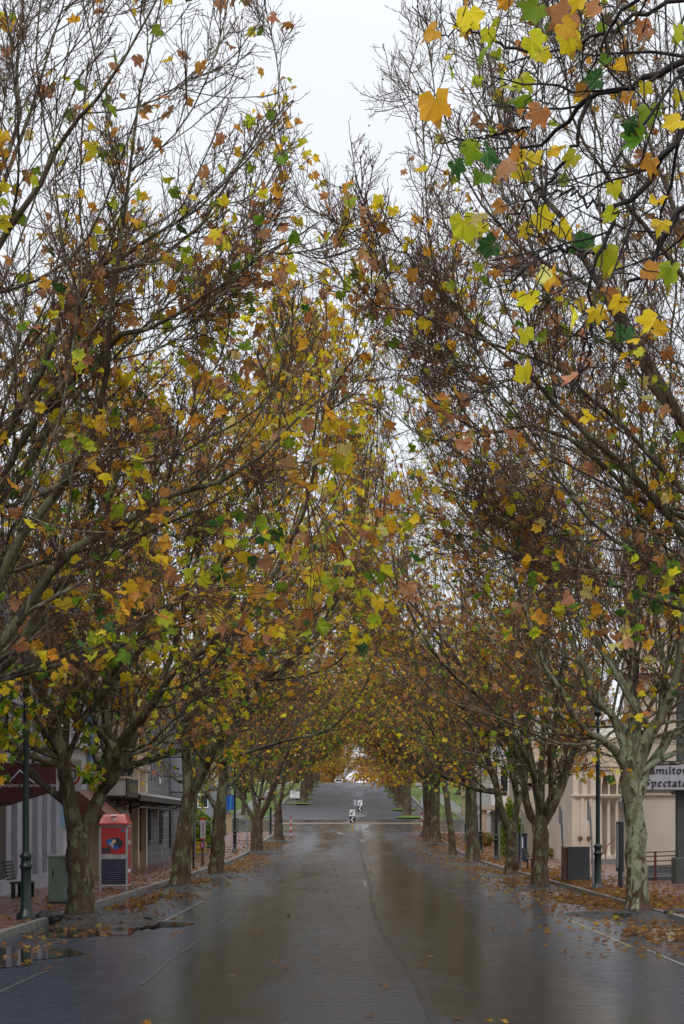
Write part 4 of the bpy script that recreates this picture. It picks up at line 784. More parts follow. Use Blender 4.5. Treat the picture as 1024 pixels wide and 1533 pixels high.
# ornate cream shop with the parapet box and urns
bC = empty('shop_building', (XW, 62, 0), 'ornate cream shop with dark shopfront, urns and a black sign box', 'building')
MB().box(XW-12, XW, 57.45, 71.6, -.1, 9).build('wall', M['cream'], bC)
mb = MB()
for yy in (57.6, 61.2, 64.9, 68.2, 71.0): mb.box(XW+.002, XW+.28, yy, yy+.5, .13, 8.2).box(XW+.0, XW+.4, yy-.08, yy+.58, 4.4, 4.6).box(XW+.0, XW+.4, yy-.08, yy+.58, 6.9, 7.1)
mb.box(XW+.003, XW+.5, 57.45, 71.62, 8.2, 8.7); mb.build('pilaster', M['cream'], bC)
for yy in (58.6, 62.2, 65.9, 69.1):
    window(bC, yy, yy+1.6, 5.0, 6.8, XW+.01, M['cream']); MB().box(XW+.001, XW+.06, yy-.2, yy+2.2-.4, .8, 3.0).build('shop_window', M['glass'], bC)
    f = MB(); [f.box(XW+.06, XW+.1, yy-.2+q*.6, yy-.15+q*.6, .8, 3.0) for q in range(4)]; f.box(XW+.101, XW+.12, yy-.2, yy+1.8, 2.3, 2.36).build('window_frame', M['wood'], bC)
xo = -8.0; y0, y1 = 55.6+2, 60.6; za, zb = W(0,1191,58)[2], W(0,1166,58)[2]
ve = empty('balcony', (xo, y0, za), 'white fronted balcony box with an old black sign and cream coping', 'balcony')
MB().box(XW+.29, xo, y0, y1, za, zb).build('panel', M['white_r'], ve)
MB().box(xo-.001, xo+.05, y0-.03, y1, za-.05, zb).build('frame', M['black'], ve)
MB().box(xo+.045, xo+.06, y0+.3, y1-.2, za+.08, zb-.1).build('sign_panel', M['granite'], ve)
text('TANNERY', .42, (xo+.065, (y0+y1)/2, (za+zb)/2), M['gold'], ve, rotz=math.pi/2) if False else None
mb = MB()
for q in range(9): mb.box(xo+.06, xo+.068, y0+.45+q*.24, y0+.58+q*.24, za+.16, zb-.17)
mb.build('worn_lettering', M['gold'], ve)
MB().box(XW+.29, xo+.1, y0-.06, y1+.06, zb+.002, zb+.08).build('coping', M['cream'], ve)
for q, yy in enumerate((57.9, 59.4)):
    zz = zb+.085; u = MB().lathe(xo-.12, yy, [(zz,.12),(zz+.06,.12),(zz+.1,.07),(zz+.2,.13),(zz+.38,.17),(zz+.55,.11),(zz+.62,.08),(zz+.72,.14),(zz+.8,.14)], 12).build('urn', M['black'], at=(xo-.12, yy, zz))
    tag(u, ['dark urn on the balcony coping, nearer of the two', 'dark urn on the balcony coping, farther of the two'][q], 'urn', 'urns on the balcony')
bk = MB().tube([(XW+.3, 57.7, za-1.1), (-8.05, 57.7, za-.06)], .035, 6)
for q in range(5):
    for r2 in range(5-q):
        cx_, cz_ = -8.95+.2*(q+.2)*1.0, za-.14-.18*r2; bk.tube([(cx_+.07*math.cos(a), 57.7, cz_+.07*math.sin(a)) for a in np.linspace(0, 5.2, 8)], .012, 4)
bk.box(-9.0, xo, 57.66, 57.74, za-.1, za-.051); bk.build('bracket', M['black'], ve)
# verandah by the stone building
vr = empty('verandah', (-8.2, 68, 3), 'low verandah with a white roof edge and black trusses along the stone wall', 'verandah')
zv = 3.05
MB().prism([(XW+.02, zv+.26),(-7.9, zv+.12),(-7.9, zv+.06),(XW+.02, zv+.2)], 'y', 60.75, 78.5).box(-7.93, -7.86, 60.7, 78.5, zv+.061, zv+.16).build('roof', M['tin'], vr)
mb = MB().box(-7.97, -7.9, 60.75, 78.5, zv-.14, zv+.055).box(-8.0, -7.93, 60.75, 78.5, zv-.42, zv-.36)
for yy in np.arange(60.9, 78, .55): mb.box(-7.96, -7.94, yy, yy+.03, zv-.37, zv-.14)
for yy in np.arange(61, 78.4, 4.2): mb.tube([(XW+.05, yy, zv-.5), (-7.95, yy, zv-.12)], .03, 6).box(XW+.02, -7.95, yy-.03, yy+.03, zv-.16, zv-.1)
mb.build('truss', M['black'], vr)
# stone building
bD = empty('stone_building', (XW, 80, 0), 'weathered bluestone building with stained blocks and deep sills', 'building')
MB().box(XW-12, XW, 71.7, 90, -.1, 7.6).build('wall', M['stone'], bD)
MB().box(XW-12, XW+.12, 71.65, 90.1, 7.6, 7.8).build('coping', M['stone'], bD); MB().box(XW+.001, XW+.07, 71.9, 90.05, .1, .8).build('plinth', M['stone'], bD)
for (a_, b_) in ((73.4, 74.6), (78.3, 79.6)): window(bD, a_, b_, 1.25, 2.75, XW-.01, M['stone'], True, .02)
MB().box(XW+.071, XW+.09, 82.6, 83.9, .25, 2.9).build('door', M['granite'], bD)
for yy in np.arange(72.6, 88.5, 1.25): MB().box(XW+.001, XW+.01, yy, yy+.28, 4.0 if int(yy*10) % 3 else 4.4, 5.5).build('slot_shade', M['black'], bD)  # thin black plates painted in for the shade inside the wall slots
MB().box(XW+.002, XW+.15, 76.3, 77.0, 2.35, 2.75).build('vent_box', M['white_r'], bD); MB().box(XW+.002, XW+.03, 78.2, 78.8, 4.0, 4.25).build('notice', M['white'], bD)
zs0, zs1 = W(0,1185,83)[2], W(0,1135,83)[2]
ps = empty('hanging_sign', (XW, 83, zs0), 'white vertical sign projecting from the stone wall behind a trunk', 'sign')
MB().box(XW+.05, XW+1.0, 82.95, 83.05, zs0, zs1, bev=.02).build('board', M['offwhite'], ps); MB().box(XW, XW+1.03, 82.97, 83.03, zs0-.06, zs0-.005).build('frame', M['black'], ps); MB().box(XW, XW+1.03, 82.97, 83.03, zs1+.005, zs1+.06).build('frame', M['black'], ps)
text('Ca', .34, (XW+.42, 82.94, zs0+.85), M['granite'], ps); MB().box(XW+.32, XW+.5, 82.935, 82.949, zs0+1.15, zs0+1.22).build('leaf_mark', M['green_p'], ps)
# ------------------------------------------------------------------ right buildings
def bld(label, x0, x1, y0, y1, h, m, bands=(), name='building_block', wins=()):
    b_ = empty(name, ((x0+x1)/2, y0, 0), label, 'building'); MB().box(x0, x1, y0, y1, -.1, h).build('wall', m, b_)
    for z_, t_, pr in bands: MB().box(x0-pr, x1+pr, y0-pr, y0-.001, z_, z_+t_).box(x0-pr, x0-.001, y0, y1, z_, z_+t_).build('cornice', m, b_)
    for (a0_, a1_, z0_, z1_) in wins:
        f = MB().box(a0_-.08, a1_+.08, y0-.06, y0-.002, z0_-.1, z1_+.1).build('window', M['white'], b_); MB().box(a0_, a1_, y0-.07, y0-.061, z0_, z1_).build('pane', M['glass'], f)
    return b_
wg = bld('pink cream hall wall behind the maroon ramp railing', 9.75, 24, 55.4, 56.8, 11.5, M['pinkcream'], [(3.0,.1,.1),(3.14,.1,.16),(5.1,.14,.16),(5.9,.1,.1),(7.2,.2,.3)], 'hall_building')
MB().box(9.88, 24, 55.2, 55.38, -.05, .55).build('plinth', M['stone'], wg)
for xx in (10.6, 12.6): f = MB().box(xx, xx+.9, 55.3, 55.38, 5.4+.9, 7.0).build('window', M['white'], wg); MB().box(xx+.1, xx+.8, 55.28, 55.299, 6.4, 6.9).build('pane', M['glass'], f)
rp = MB().prism([(10.0,.1),(13.5,.1),(13.5,.42),(10.0,.22)], 'y', 53.6, 55.1).build('ramp', M['stone'], at=(10,54,0)); tag(rp, 'dark stone ramp below the maroon railing', 'ramp')
rl = empty('ramp_railing', (10.2, 53.5, .1), 'maroon tube railing along the ramp by the hall wall', 'railing'); xa, xb = W(966,0,53.5)[0], 13.6
mb = MB()
for z_ in (.62, .78, .94, 1.08): mb.tube([(xa, 53.5, z_-.02), (xb, 53.5, z_+.12)], .022, 6)
mb.build('rail', M['dark_red'], rl)
for xx in (W(981,0,53.5)[0], W(972,0,53.5)[0]-.15, 12.2, 13.4): MB().box(xx-.035, xx+.035, 53.46, 53.54, .1, 1.1).build('post', M['dark_red'], rl)
# grey verandah post and the newspaper sign
px0 = W(1011,0,51)[0]; vp = empty('verandah_post', (px0+.3, 51, .13), 'thick grey green verandah post at the right edge carrying the white sign', 'post')
MB().box(px0-.06, px0+.6, 50.7, 51.36, .13, .95, bev=.03).build('base', M['gpost'], vp); MB().box(px0+.04, px0+.46, 50.8, 51.2, .95, 2.95).box(px0+.06, px0+.4, 50.85, 51.15, 3.1, 7.4).build('shaft', M['gpost'], vp)
MB().box(px0-.08, px0+.6, 50.7, 51.3, 2.95, 3.03).box(px0-.02, px0+.54, 50.75, 51.25, 3.03, 3.1).build('capital', M['gpost'], vp)
sx0, sx1 = W(948,0,50.4)[0], W(1064,0,50.4)[0]; z0, z1 = W(0,1182,50.4)[2], W(0,1141,50.4)[2]
sg = empty('newspaper_sign', ((sx0+sx1)/2, 50.4, z0), 'white sign with black gothic lettering hung at the right edge', 'sign')
MB().box(sx0, sx1, 50.4, 50.6, z0, z1).build('board', M['offwhite'], sg); MB().box(sx0-.03, sx1+.03, 50.38, 50.62, z1+.002, z1+.04).box(sx0-.03, sx1+.03, 50.38, 50.62, z0-.04, z0-.002).box(sx0-.035, sx0-.002, 50.38, 50.62, z0, z1).box(sx1+.002, sx1+.035, 50.38, 50.62, z0, z1).build('frame', M['black'], sg)
hx = .153; blackletter('Hamilton', W(960,0,50.4)[0], 50.397, W(0,1158.5,50.4)[2], hx, M['black'], sg); blackletter('Spectator', W(963,0,50.4)[0], 50.397, W(0,1177.5,50.4)[2], hx, M['black'], sg)
# the arcaded hall
ah = empty('arcaded_hall', (13, 80, 0), 'cream hall with tall pointed arches and slim columns behind the right lamp', 'building')
Dh = 78.; X0, X1 = W(858,0,Dh)[0], W(940,0,Dh)[0]; xs = W(893,0,Dh)[0]; zt = W(0,1148,Dh)[2]; zc = W(0,1192,Dh)[2]; zg = GF(Dh)
MB().box(X0, xs, Dh, Dh+12, -.1, zt).box(xs+.003, X1+6, Dh+1.0, Dh+12, -.1, zt).build('wall', M['pinkcream'], ah)
MB().box(X0-.12, X1+6, Dh-.12, Dh+.9, zt+.002, zt+.16).box(X0-.06, X1+6, Dh-.06, Dh+.8, zt-.14, zt).build('cornice', M['pinkcream'], ah)
MB().box(X0-.08, X1, Dh-.08, Dh-.002, zc-.08, zc).box(X0-.12, X1, Dh-.14, Dh-.002, zc+.002, zc+.1).build('string_course', M['pinkcream'], ah)
cw = .2; pit = W(909.5,0,Dh)[0]-W(897,0,Dh)[0]
for q in range(5):
    xc = xs+.22+q*pit*.98
    MB().box(xc-cw/2-.08, xc+cw/2+.08, Dh-.1, Dh+.5, zg-.1, zg+.35).lathe(xc, Dh+.2, [(zg+.35,.13),(zg+.5,.095),(zc-.3,.085),(zc-.12,.12),(zc+.02,.14)], 10).build('column', M['pinkcream'], ah)
    # pointed arch infill between columns
    if q < 4:
        xl, xr = xc+cw/2-.06, xc+pit*.98-cw/2+.06; xm = (xl+xr)/2; za_, zp = zc+.5, zc+1.15
        L_ = [(xc, zc+.1), (xl, zc+.1), (xl, za_), (xl+(xm-xl)*.35, za_+.38*(zp-za_)+.12), (xm, zp), (xm, zt-.15), (xc, zt-.15)]
        R_ = [(xm, zt-.15), (xm, zp), (xr-(xr-xm)*.35, za_+.38*(zp-za_)+.12), (xr, za_), (xr, zc+.1), (xc+pit*.98, zc+.1), (xc+pit*.98, zt-.15)]
        MB().prism(L_, 'y', Dh+.02, Dh+.4).prism(R_, 'y', Dh+.021, Dh+.401).build('arch', M['pinkcream'], ah)
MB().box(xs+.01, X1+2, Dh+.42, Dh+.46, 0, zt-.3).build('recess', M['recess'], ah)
for q in range(2):
    xc = X0+.35+q*.42; MB().prism([(xc-.09, zc+.12),(xc+.09, zc+.12),(xc+.09, zc+.75),(xc, zc+1.0),(xc-.09, zc+.75)], 'y', Dh-.012, Dh-.001).build('niche', M['recess'], ah); MB().box(xc-.1, xc+.1, Dh-.1, Dh-.002, zg+1.1, zg+1.26).build('corbel', M['brick'], ah)  # niches are flat plates, their shade painted on
for q in range(3): MB().box(X0-.05+q*.42, X0+.1+q*.42, Dh-.06, Dh-.003, zg, zc-.09).build('pilaster', M['pinkcream'], ah)
MB().box(xs-.3, X1+2, Dh-1.6, Dh-.15, zg-.1, zg+.18).box(xs-.3, X1+2, Dh-2.4, Dh-1.605, zg-.1, zg+.06).build('step', M['kerb'], ah)
hr = MB(); [hr.tube([(xs+.1+q*.9, Dh-2.2, zg+.75), (xs+.9+q*.9, Dh-.6, zg+1.25)], .025, 6).tube([(xs+.1+q*.9, Dh-2.2, zg), (xs+.1+q*.9, Dh-2.2, zg+.75)], .02, 6) for q in range(3)]
o = hr.build('handrail', M['dark_red'], at=(xs, Dh-2, zg)); tag(o, 'maroon handrails on the steps of the arcaded hall', 'handrail')
gb = empty('gabled_wall', (12, 92, 0), 'dull cream pointed gable wall behind the many limbed right tree', 'building')
gp = [W(x_, y_, 92)[::2] for x_, y_ in [(797,1282),(797,1215),(808,1198),(822,1182),(833,1177),(843,1184),(852,1202),(857,1228),(859,1282)]]
MB().prism(gp[::-1], 'y', 92, 97).build('wall', M['cream_d'], gb); MB().box(gp[-1][0]-1.2, gp[-1][0]-.5, 91.9, 91.99, 2.9, 3.05).build('label_mould', M['recess'], gb)
pw = empty('gate_pier', (11.3, 91, 0), 'cream moulded gate pier behind the trunk of the many limbed tree', 'pier'); q_ = W(817,0,91)[0]
MB().box(q_-.35, q_+.35, 90.6, 91.3, .1, 1.9).box(q_-.45, q_+.45, 90.5, 91.4, 1.902, 2.05).lathe(q_, 91, [(2.05,.2),(2.2,.25),(2.4,.12),(2.5,.03)], 10).build('pier', M['cream_d'], pw)
bld('cream building with tall pilasters behind the V shaped right tree', 11.2, 22, 101, 112, 7.5, M['cream'], [(2.4,.12,.1),(5.8,.2,.2)], wins=[(11.9,12.5,2.8,4.6)])
bld('white building with a porch showing between the right trunks', 10.3, 22, 116, 132, 10.5, M['white_b'], [(2.75,.16,.12),(9.5,.25,.3)], wins=[(11.0,11.5,4.2,6.2)])
pp = empty('porch', (9.6, 113, .8), 'cream porch with square piers in front of the white building', 'porch')
for q in range(3): MB().box(9.35+q*1.5, 9.7+q*1.5, 112.6, 112.95, .6, 3.0).build('pier', M['cream'], pp)
MB().box(9.2, 14, 112.4, 115.9, 3.002, 3.3).build('roof', M['cream'], pp)
bld('yellow cream house across the junction on the right', 13.2, 26, 178, 188, 9, M['yellow_r'], [(5.2,.2,.2)], wins=[(14.2,15,4.4,5.4)])
bld('grey low building across the junction on the left', -26, -13.8, 176, 186, 6.4, M['fl_dark'], [(5.9,.2,.2)], wins=[(-16.5,-15.5,3.9,5.2)])
bld('pale house among the garden trees on the left hill', -24, -16, 208, 218, 9.5, M['white_r'], [(8.8,.2,.2)], wins=[(-18.5,-17.5,6.2,7.4)]); bld('pale house among the garden trees on the right hill', 17, 26, 226, 236, 11, M['white_b'], [(9.8,.2,.2)], wins=[(18,19,7.8,9)])
# ------------------------------------------------------------------ phone booth
Db = 45.3; x0, x1 = W(149,0,Db)[0], W(191,0,Db)[0]; zb_ = .13; zt_ = W(0,1235,Db)[2]
pb = empty('phone_booth', ((x0+x1)/2, Db, .13), 'red and aluminium public phone booth with a poster, beside the near left tree', 'phone booth')
mb = MB(); t_ = .05
for xx in (x0, x1-t_):
    for yy in (Db, Db+.85): mb.box(xx, xx+t_, yy, yy+t_, zb_, zt_)
zm0, zm1 = W(0,1286,Db)[2], W(0,1279,Db)[2]
mb.box(x0+t_, x1-t_, Db, Db+t_, zt_-.06, zt_).box(x0+t_, x1-t_, Db+.003, Db+t_, zm0, zm1).box(x0+t_, x1-t_, Db, Db+t_, zb_+.12, zb_+.17).box(x1-t_+.003, x1, Db+t_, Db+.85, zt_-.06, zt_).box(x1-t_+.003, x1, Db+t_, Db+.85, zb_+.12, zb_+.17)
mb.build('frame', M['alu'], pb)
cx_ = (x0+x1)/2; wv = x1-x0; dome = []
for zz, s_ in ((zt_+.002, 1.04), (zt_+.05, 1.04), (zt_+.07, .98), (zt_+.24, .82), (zt_+.30, .74), (zt_+.31, .6)): dome.append([(cx_-wv/2*s_, Db-.03+.46*(1-s_)), (cx_+wv/2*s_, Db-.03+.46*(1-s_)), (cx_+wv/2*s_, Db+.93-.46*(1-s_)), (cx_-wv/2*s_, Db+.93-.46*(1-s_)), zz])
mb = MB(); vs = [(p_[0], p_[1], r_[4]) for r_ in dome for p_ in r_[:4]]; mb.add(vs, [[i*4+j, i*4+(j+1)%4, i*4+4+(j+1)%4, i*4+4+j] for i in range(5) for j in range(4)]+[[20,21,22,23],[3,2,1,0]]); rf = mb.build('roof', M['red'], pb)
mb = MB(); yl = Db-.03; lz = zt_+.17; mb.tube([(cx_-.09,yl+.04,lz+.08),(cx_-.02,yl+.06,lz+.10),(cx_+.09,yl+.06,lz+.09)], .018, 5).tube([(cx_+.01,yl+.05,lz+.09),(cx_-.03,yl+.03,lz+.0),(cx_+.03,yl+.02,lz-.06),(cx_+.08,yl+.02,lz-.03)], .018, 5).build('logo', M['white'], rf)
po = MB().box(x0+t_+.01, x1-t_-.01, Db+.01, Db+.03, zm1+.01, zt_-.07).build('poster', M['red'], pb)
def disc(mb, cx, cz, rx, rz, y, n=18, mi=0, a0=0, a1=2*math.pi):
    pts = [(cx+rx*math.cos(a0+(a1-a0)*j/n), cz+rz*math.sin(a0+(a1-a0)*j/n)) for j in range(n)]; mb.prism(pts, 'y', y-.004, y, mi); return mb
pc = W(174,1262,Db); disc(MB(), pc[0], pc[2], .19, .155, Db+.008).build('dark_shape', M['navy'], po)
mb = MB(); disc(mb, pc[0]-.17, pc[2]+.02, .11, .1, Db+.003); disc(mb, pc[0]-.02, pc[2]-.13, .1, .05, Db+.003); mb.build('blue_shape', M['pblue'], po)
MB().prism([(pc[0]-.2,pc[2]-.01),(pc[0]-.1,pc[2]-.16),(pc[0]-.04,pc[2]+.03),(pc[0]-.1,pc[2]+.05)], 'y', Db-.009, Db-.004).build('sleeve', M['offwhite'], po); mb = MB(); disc(mb, pc[0]-.06, pc[2]+.05, .055, .055, Db-.01); mb.build('face', M['skin'], po)
MB().box(x0+.07, x0+.32, Db+.003, Db+.009, zm1+.03, zm1+.2).build('notice', M['granite'], po); MB().box(x1-.17, x1-.1, Db+.003, Db+.009, zt_-.2, zt_-.11).build('badge', M['pblue'], po)
lo = MB().box(x0+t_+.005, x1-t_-.005, Db+.015, Db+.03, zb_+.17, zm0-.005).build('lower_panel', M['navy'], pb)
mb = MB()
for q in range(13):
    for r2 in range(14): mb.box(x0+.09+q*.055+(r2%2)*.02, x0+.11+q*.055+(r2%2)*.02, Db+.011, Db+.0149, zb_+.22+r2*.055, zb_+.235+r2*.055)
mb.build('perforation', M['galv'], lo)
sd = MB().box(x1-.035, x1-.015, Db+t_+.005, Db+.845, zb_+.17, zt_-.062).build('side_panel', M['red'], pb); 
text('Phone', .2, (x1-.012, Db+.45, zb_+1.35), M['white'], sd, rotz=math.pi/2); MB().box(x1-.0149, x1-.008, Db+.15, Db+.7, zb_+.5, zb_+.6).build('stripe', M['white'], sd); MB().box(x0+.3, x0+.6, Db+.55, Db+.8, zb_+.9, zb_+1.5).build('telephone', M['granite'], pb)
# ------------------------------------------------------------------ cabinets, bins, boards, poles
Dc = 37.7; x0 = W(71,0,Dc)[0]; z1 = W(0,1284,Dc)[2]
cb_ = empty('utility_cabinet', (x0+.4, Dc, .13), 'pale green steel cabinet beside the near left trunk', 'cabinet')
MB().box(x0+.02, x0+.78, Dc, Dc+.4, .19, z1, bev=.012).build('body', M['cabinet'], cb_); MB().box(x0-.02, x0+.82, Dc-.03, Dc+.43, z1+.002, z1+.07, bev=.02).build('lid', M['cabinet'], cb_); MB().box(x0-.01, x0+.81, Dc-.02, Dc+.42, .13, .189).build('base', M['granite'], cb_)
MB().box(x0+.09, x0+.7, Dc-.008, Dc-.001, .25, z1-.05).build('door', M['cabinet'], cb_); MB().box(x0+.12, x0+.15, Dc-.02, Dc-.0081, .75, .92).build('handle', M['black'], cb_)
Dg = 51.6; x0, x1 = W(850,0,Dg)[0], W(883,0,Dg)[0]; z1 = W(0,1269,Dg)[2]
gc = empty('grey_cabinet', ((x0+x1)/2, Dg, .13), 'dark grey speckled cabinet with a brick side between two leaning poles', 'cabinet')
MB().box(x0, x1, Dg, Dg+.05, .16, z1).build('panel', M['granite'], gc); MB().box(x0-.12, x1-.01, Dg+.052, Dg+.7, .13, z1-.02).build('body', M['brick'], gc); MB().box(x0-.13, x1+.01, Dg+.0, Dg+.72, z1+.001, z1+.03).build('lid', M['granite'], gc)
def pole(name, label, pb_, pt, D, r, m, parts=(), cat='pole', group=None, top=None):
    B_ = W(*pb_, D); g = G(D)+(.13 if abs(B_[0]) > 6.1 else 0); T_ = W(*pt, D); e = empty(name, (B_[0], D, g), label, cat, group)
    MB().tube([(B_[0], D, g-.02), T_], r, 8).build('post', m, e); return e, B_, T_
for pb_, pt, D, lb in [((845,1320),(840,1213),52,'leaning grey sign pole left of the dark grey cabinet'), ((889,1328),(883,1206),47.7,'leaning grey sign pole right of the dark grey cabinet, beside the lamp')]:
    e, B_, T_ = pole('sign_pole', lb, pb_, pt, D, .03, M['galv'], group='leaning sign poles'); MB().box(T_[0]-.05, T_[0]-.035, D-.2, D+.2, T_[2]-.45, T_[2]+.15).build('sign_plate', M['offwhite'], e)
for pb_, pt, D, lb in [((780,1302),(781,1212),68,'thin grey pole between the V shaped and many limbed right trees'), ((748,1288),(747,1232),80,'short thin grey pole left of the V shaped right tree'), ((692,1259),(691,1204),112,'thin grey pole beside the farthest right lamp'), ((371,1268),(368,1211),96,'thin dark pole right of the lamp by the blue banner'), ((665,1252),(665,1215),118,'thin pole between the leaning tree and the next trunk')]:
    e, B_, T_ = pole('street_pole', lb, pb_, pt, D, .035, M['galv'], group='thin street poles')
e, B_, T_ = pole('street_pole', 'black post behind the left leaning tree', (289.5,1300), (289.5,1212), 68, .045, M['black'])
e, B_, T_ = pole('street_pole', 'green thick post beside the fork tree at the junction, left side', (405,1246), (405,1208), 128, .09, M['green_p']); 
Dn = 47.; nb_ = empty('notice_board', (W(932,0,Dn)[0], Dn, .13), 'tall glazed notice board on two posts seen edge on beside the pale trunk', 'notice board'); xn = W(927,0,Dn)[0]
MB().box(xn, xn+.14, Dn, Dn+.6, 2-71/51, 2.08, bev=.02).build('case', M['black'], nb_); MB().box(xn-.012, xn-.001, Dn+.06, Dn+.54, .72, 2.0).build('pane', M['alu'], nb_)
for yy in (Dn+.08, Dn+.46): MB().box(xn+.05, xn+.11, yy, yy+.06, .13, .62).build('leg', M['black'], nb_)
ds = W(934,1198,48); o = MB().prism([(ds[0]-.09,ds[2]),(ds[0],ds[2]-.09),(ds[0]+.09,ds[2]),(ds[0],ds[2]+.09)], 'y', 48, 48.02).build('sign', M['pblue']); 
e = empty('diamond_sign', (ds[0], 48, ds[2]), 'small blue and white diamond sign left of the pale trunk', 'sign'); o.parent = e; o.location = (-ds[0], -48, -ds[2]); o2 = MB().prism([(ds[0]-.12,ds[2]),(ds[0],ds[2]-.12),(ds[0]+.12,ds[2]),(ds[0],ds[2]+.12)], 'y', 48.021, 48.03).build('border', M['white'], e); MB().tube([(ds[0],48.06,.13),(ds[0],48.06,ds[2])], .02, 6).build('post', M['galv'], e)
# speed sign in the fork of the near tree
Ds = 37.5; xl, xr = W(84,0,Ds)[0], W(122.5,0,Ds)[0]; z0, z1 = W(0,1184,Ds)[2], W(0,1137,Ds)[2]; xc, zc_ = (xl+xr)/2, (z0+z1)/2
ss = empty('speed_sign', (xc, Ds, .13), 'white speed limit sign with a red ring half hidden by the near left tree', 'road sign')
MB().box(xl, xr, Ds, Ds+.015, z0, z1).build('plate', M['white'], ss); mb = MB(); n = 32
for q in range(n):
    a, b2 = 2*math.pi*q/n, 2*math.pi*(q+1)/n; ro, ri = .27, .215; mb.prism([(xc+ro*math.cos(a), zc_+ro*math.sin(a)), (xc+ro*math.cos(b2), zc_+ro*math.sin(b2)), (xc+ri*math.cos(b2), zc_+ri*math.sin(b2)), (xc+ri*math.cos(a), zc_+ri*math.sin(a))], 'y', Ds-.006, Ds-.001)
mb.build('ring', M['red_s'], ss); text('50', .34, (xc+.01, Ds-.006, zc_), M['black'], ss); MB().tube([(xc, Ds+.05, .1), (xc, Ds+.05, z1)], .035, 8).build('post', M['galv'], ss)
# left footpath clutter
Dy = 88; e = empty('yellow_board', (-8.3, Dy, .2), 'yellow construction board beside the left leaning tree', 'sign board'); a0, a1 = W(284,1277,Dy), W(309,1260,Dy)
MB().box(a0[0], a1[0], Dy, Dy+.05, a0[2], a1[2]).build('board', M['yellow'], e); text('ROAD', .26, (a0[0]*.5+a1[0]*.5, Dy-.005, (a0[2]+a1[2])/2+.13), M['black'], e); text('WORK', .22, (a0[0]*.5+a1[0]*.5, Dy-.005, (a0[2]+a1[2])/2-.15), M['black'], e)
mb = MB().box(a0[0]-.1, a1[0]+.1, Dy-.03, Dy-.001, a0[2]-.12, a0[2]-.03); [mb.box(x_, x_+.05, Dy-.2, Dy+.3, .19, a0[2]-.13) for x_ in (a0[0], a1[0]-.05)]; mb.build('stand', M['galv'], e)
Df = 82; e = empty('tube_barrier', (-7.5, Df, .15), 'grey tube barrier with two uprights behind the red and white board', 'barrier'); mb = MB(); xa, xb = W(292,0,Df)[0], W(316,0,Df)[0]; zt2 = W(0,1230,Df)[2]
for x_ in (xa, (xa+xb)/2+.1, xb): mb.tube([(x_, Df, .13), (x_, Df, zt2)], .025, 6)
mb.tube([(xa, Df, zt2), (xb, Df, zt2)], .025, 6).tube([(xa, Df, zt2-.12), (xb, Df, zt2-.12)], .02, 6).tube([(xa, Df, .9), (xb, Df, .9)], .02, 6).build('frame', M['galv'], e)
Dk = 80; e = empty('banner_board', (W(303,0,Dk)[0], Dk, .15), 'tall pinkish sign board with red ends before the tube barrier', 'sign board'); c0, c1 = W(300,1255,Dk), W(307.5,1228,Dk)
MB().box(c0[0], c1[0], Dk, Dk+.02, c0[2], c1[2]).build('board', M['offwhite'], e); MB().box(c0[0], c1[0], Dk-.003, Dk+.023, c1[2]+.001, c1[2]+.1).box(c0[0], c1[0], Dk-.003, Dk+.023, c0[2]-.06, c0[2]-.001).build('red_end', M['red'], e); t2 = text('BIG SALE', .13, (0,0,0), M['dark_red'], e) if False else None
mb = MB(); [mb.box(c0[0]+.09, c0[0]+.17, Dk-.004, Dk-.001, c0[2]+.1+q*.1, c0[2]+.16+q*.1) for q in range(7)]; mb.build('lettering', M['dark_red'], e); MB().tube([((c0[0]+c1[0])/2, Dk+.05, .14), ((c0[0]+c1[0])/2, Dk+.05, c1[2])], .02, 6).build('post', M['galv'], e)
Dm = 72; q_ = W(303,0,Dm)[0]; e = empty('wooden_bollard', (q_, Dm, .13), 'brown bollard with a pink label beside the kerb', 'bollard'); MB().box(q_-.06, q_+.06, Dm, Dm+.12, .13, W(0,1270,Dm)[2], bev=.01).build('post', M['wood'], e); MB().box(q_-.08, q_+.09, Dm-.03, Dm+.13, W(0,1270,Dm)[2]+.001, W(0,1259,Dm)[2]).build('head', M['granite'], e); MB().box(q_-.05, q_+.06, Dm-.036, Dm-.031, W(0,1269,Dm)[2], W(0,1261,Dm)[2]).build('label', M['pink'], e)
Dv = 128; e = empty('blue_banner', (W(345,0,Dv)[0], Dv, 1.1), 'royal blue banner flag with a light blue stripe beside the footpath', 'banner'); a0, a1 = W(339,1213,Dv), W(352,1190,Dv)
MB().prism([(a0[0],a0[2]),(a1[0],a0[2]+.05),(a1[0],a1[2]),(a0[0],a1[2]-.1)], 'y', Dv, Dv+.03).build('cloth', M['blue'], e); MB().prism([(a0[0]+.25,a0[2]+.03),(a0[0]+.36,a0[2]+.03),(a0[0]+.42,a1[2]-.1),(a0[0]+.33,a1[2]-.1)], 'y', Dv-.01, Dv-.001).build('stripe', M['blue_l'], e); MB().tube([(a0[0]-.04, Dv, G(Dv)), (a0[0]-.04, Dv, a1[2]+.1)], .03, 6).build('pole', M['galv'], e)
Dp = 131; a0 = W(338,1250,Dp); o = MB().box(a0[0]-1.2, a0[0]+.45, Dp, Dp+.5, G(Dp), G(Dp)+1.55).box(a0[0]-1.25, a0[0]+.5, Dp-.05, Dp+.55, G(Dp)+1.552, G(Dp)+1.64).build('garden_wall', M['yellow_r'], at=(a0[0],Dp,G(Dp))); tag(o, 'low cream wall end below the blue banner', 'wall')
o = MB(); [o.box(-9.5-(.0), -9.44, y_, y_+.22, G(131), G(131)+1.4) for y_ in np.arange(131.7, 137.5, .26)]; o = o.box(-9.48, -9.42, 131.7, 137.5, G(131)+1.1, G(131)+1.2).build('paling_fence', M['wood'], at=(-9.5,134,1.2)); tag(o, 'dark paling fence running back from the low cream wall', 'fence')
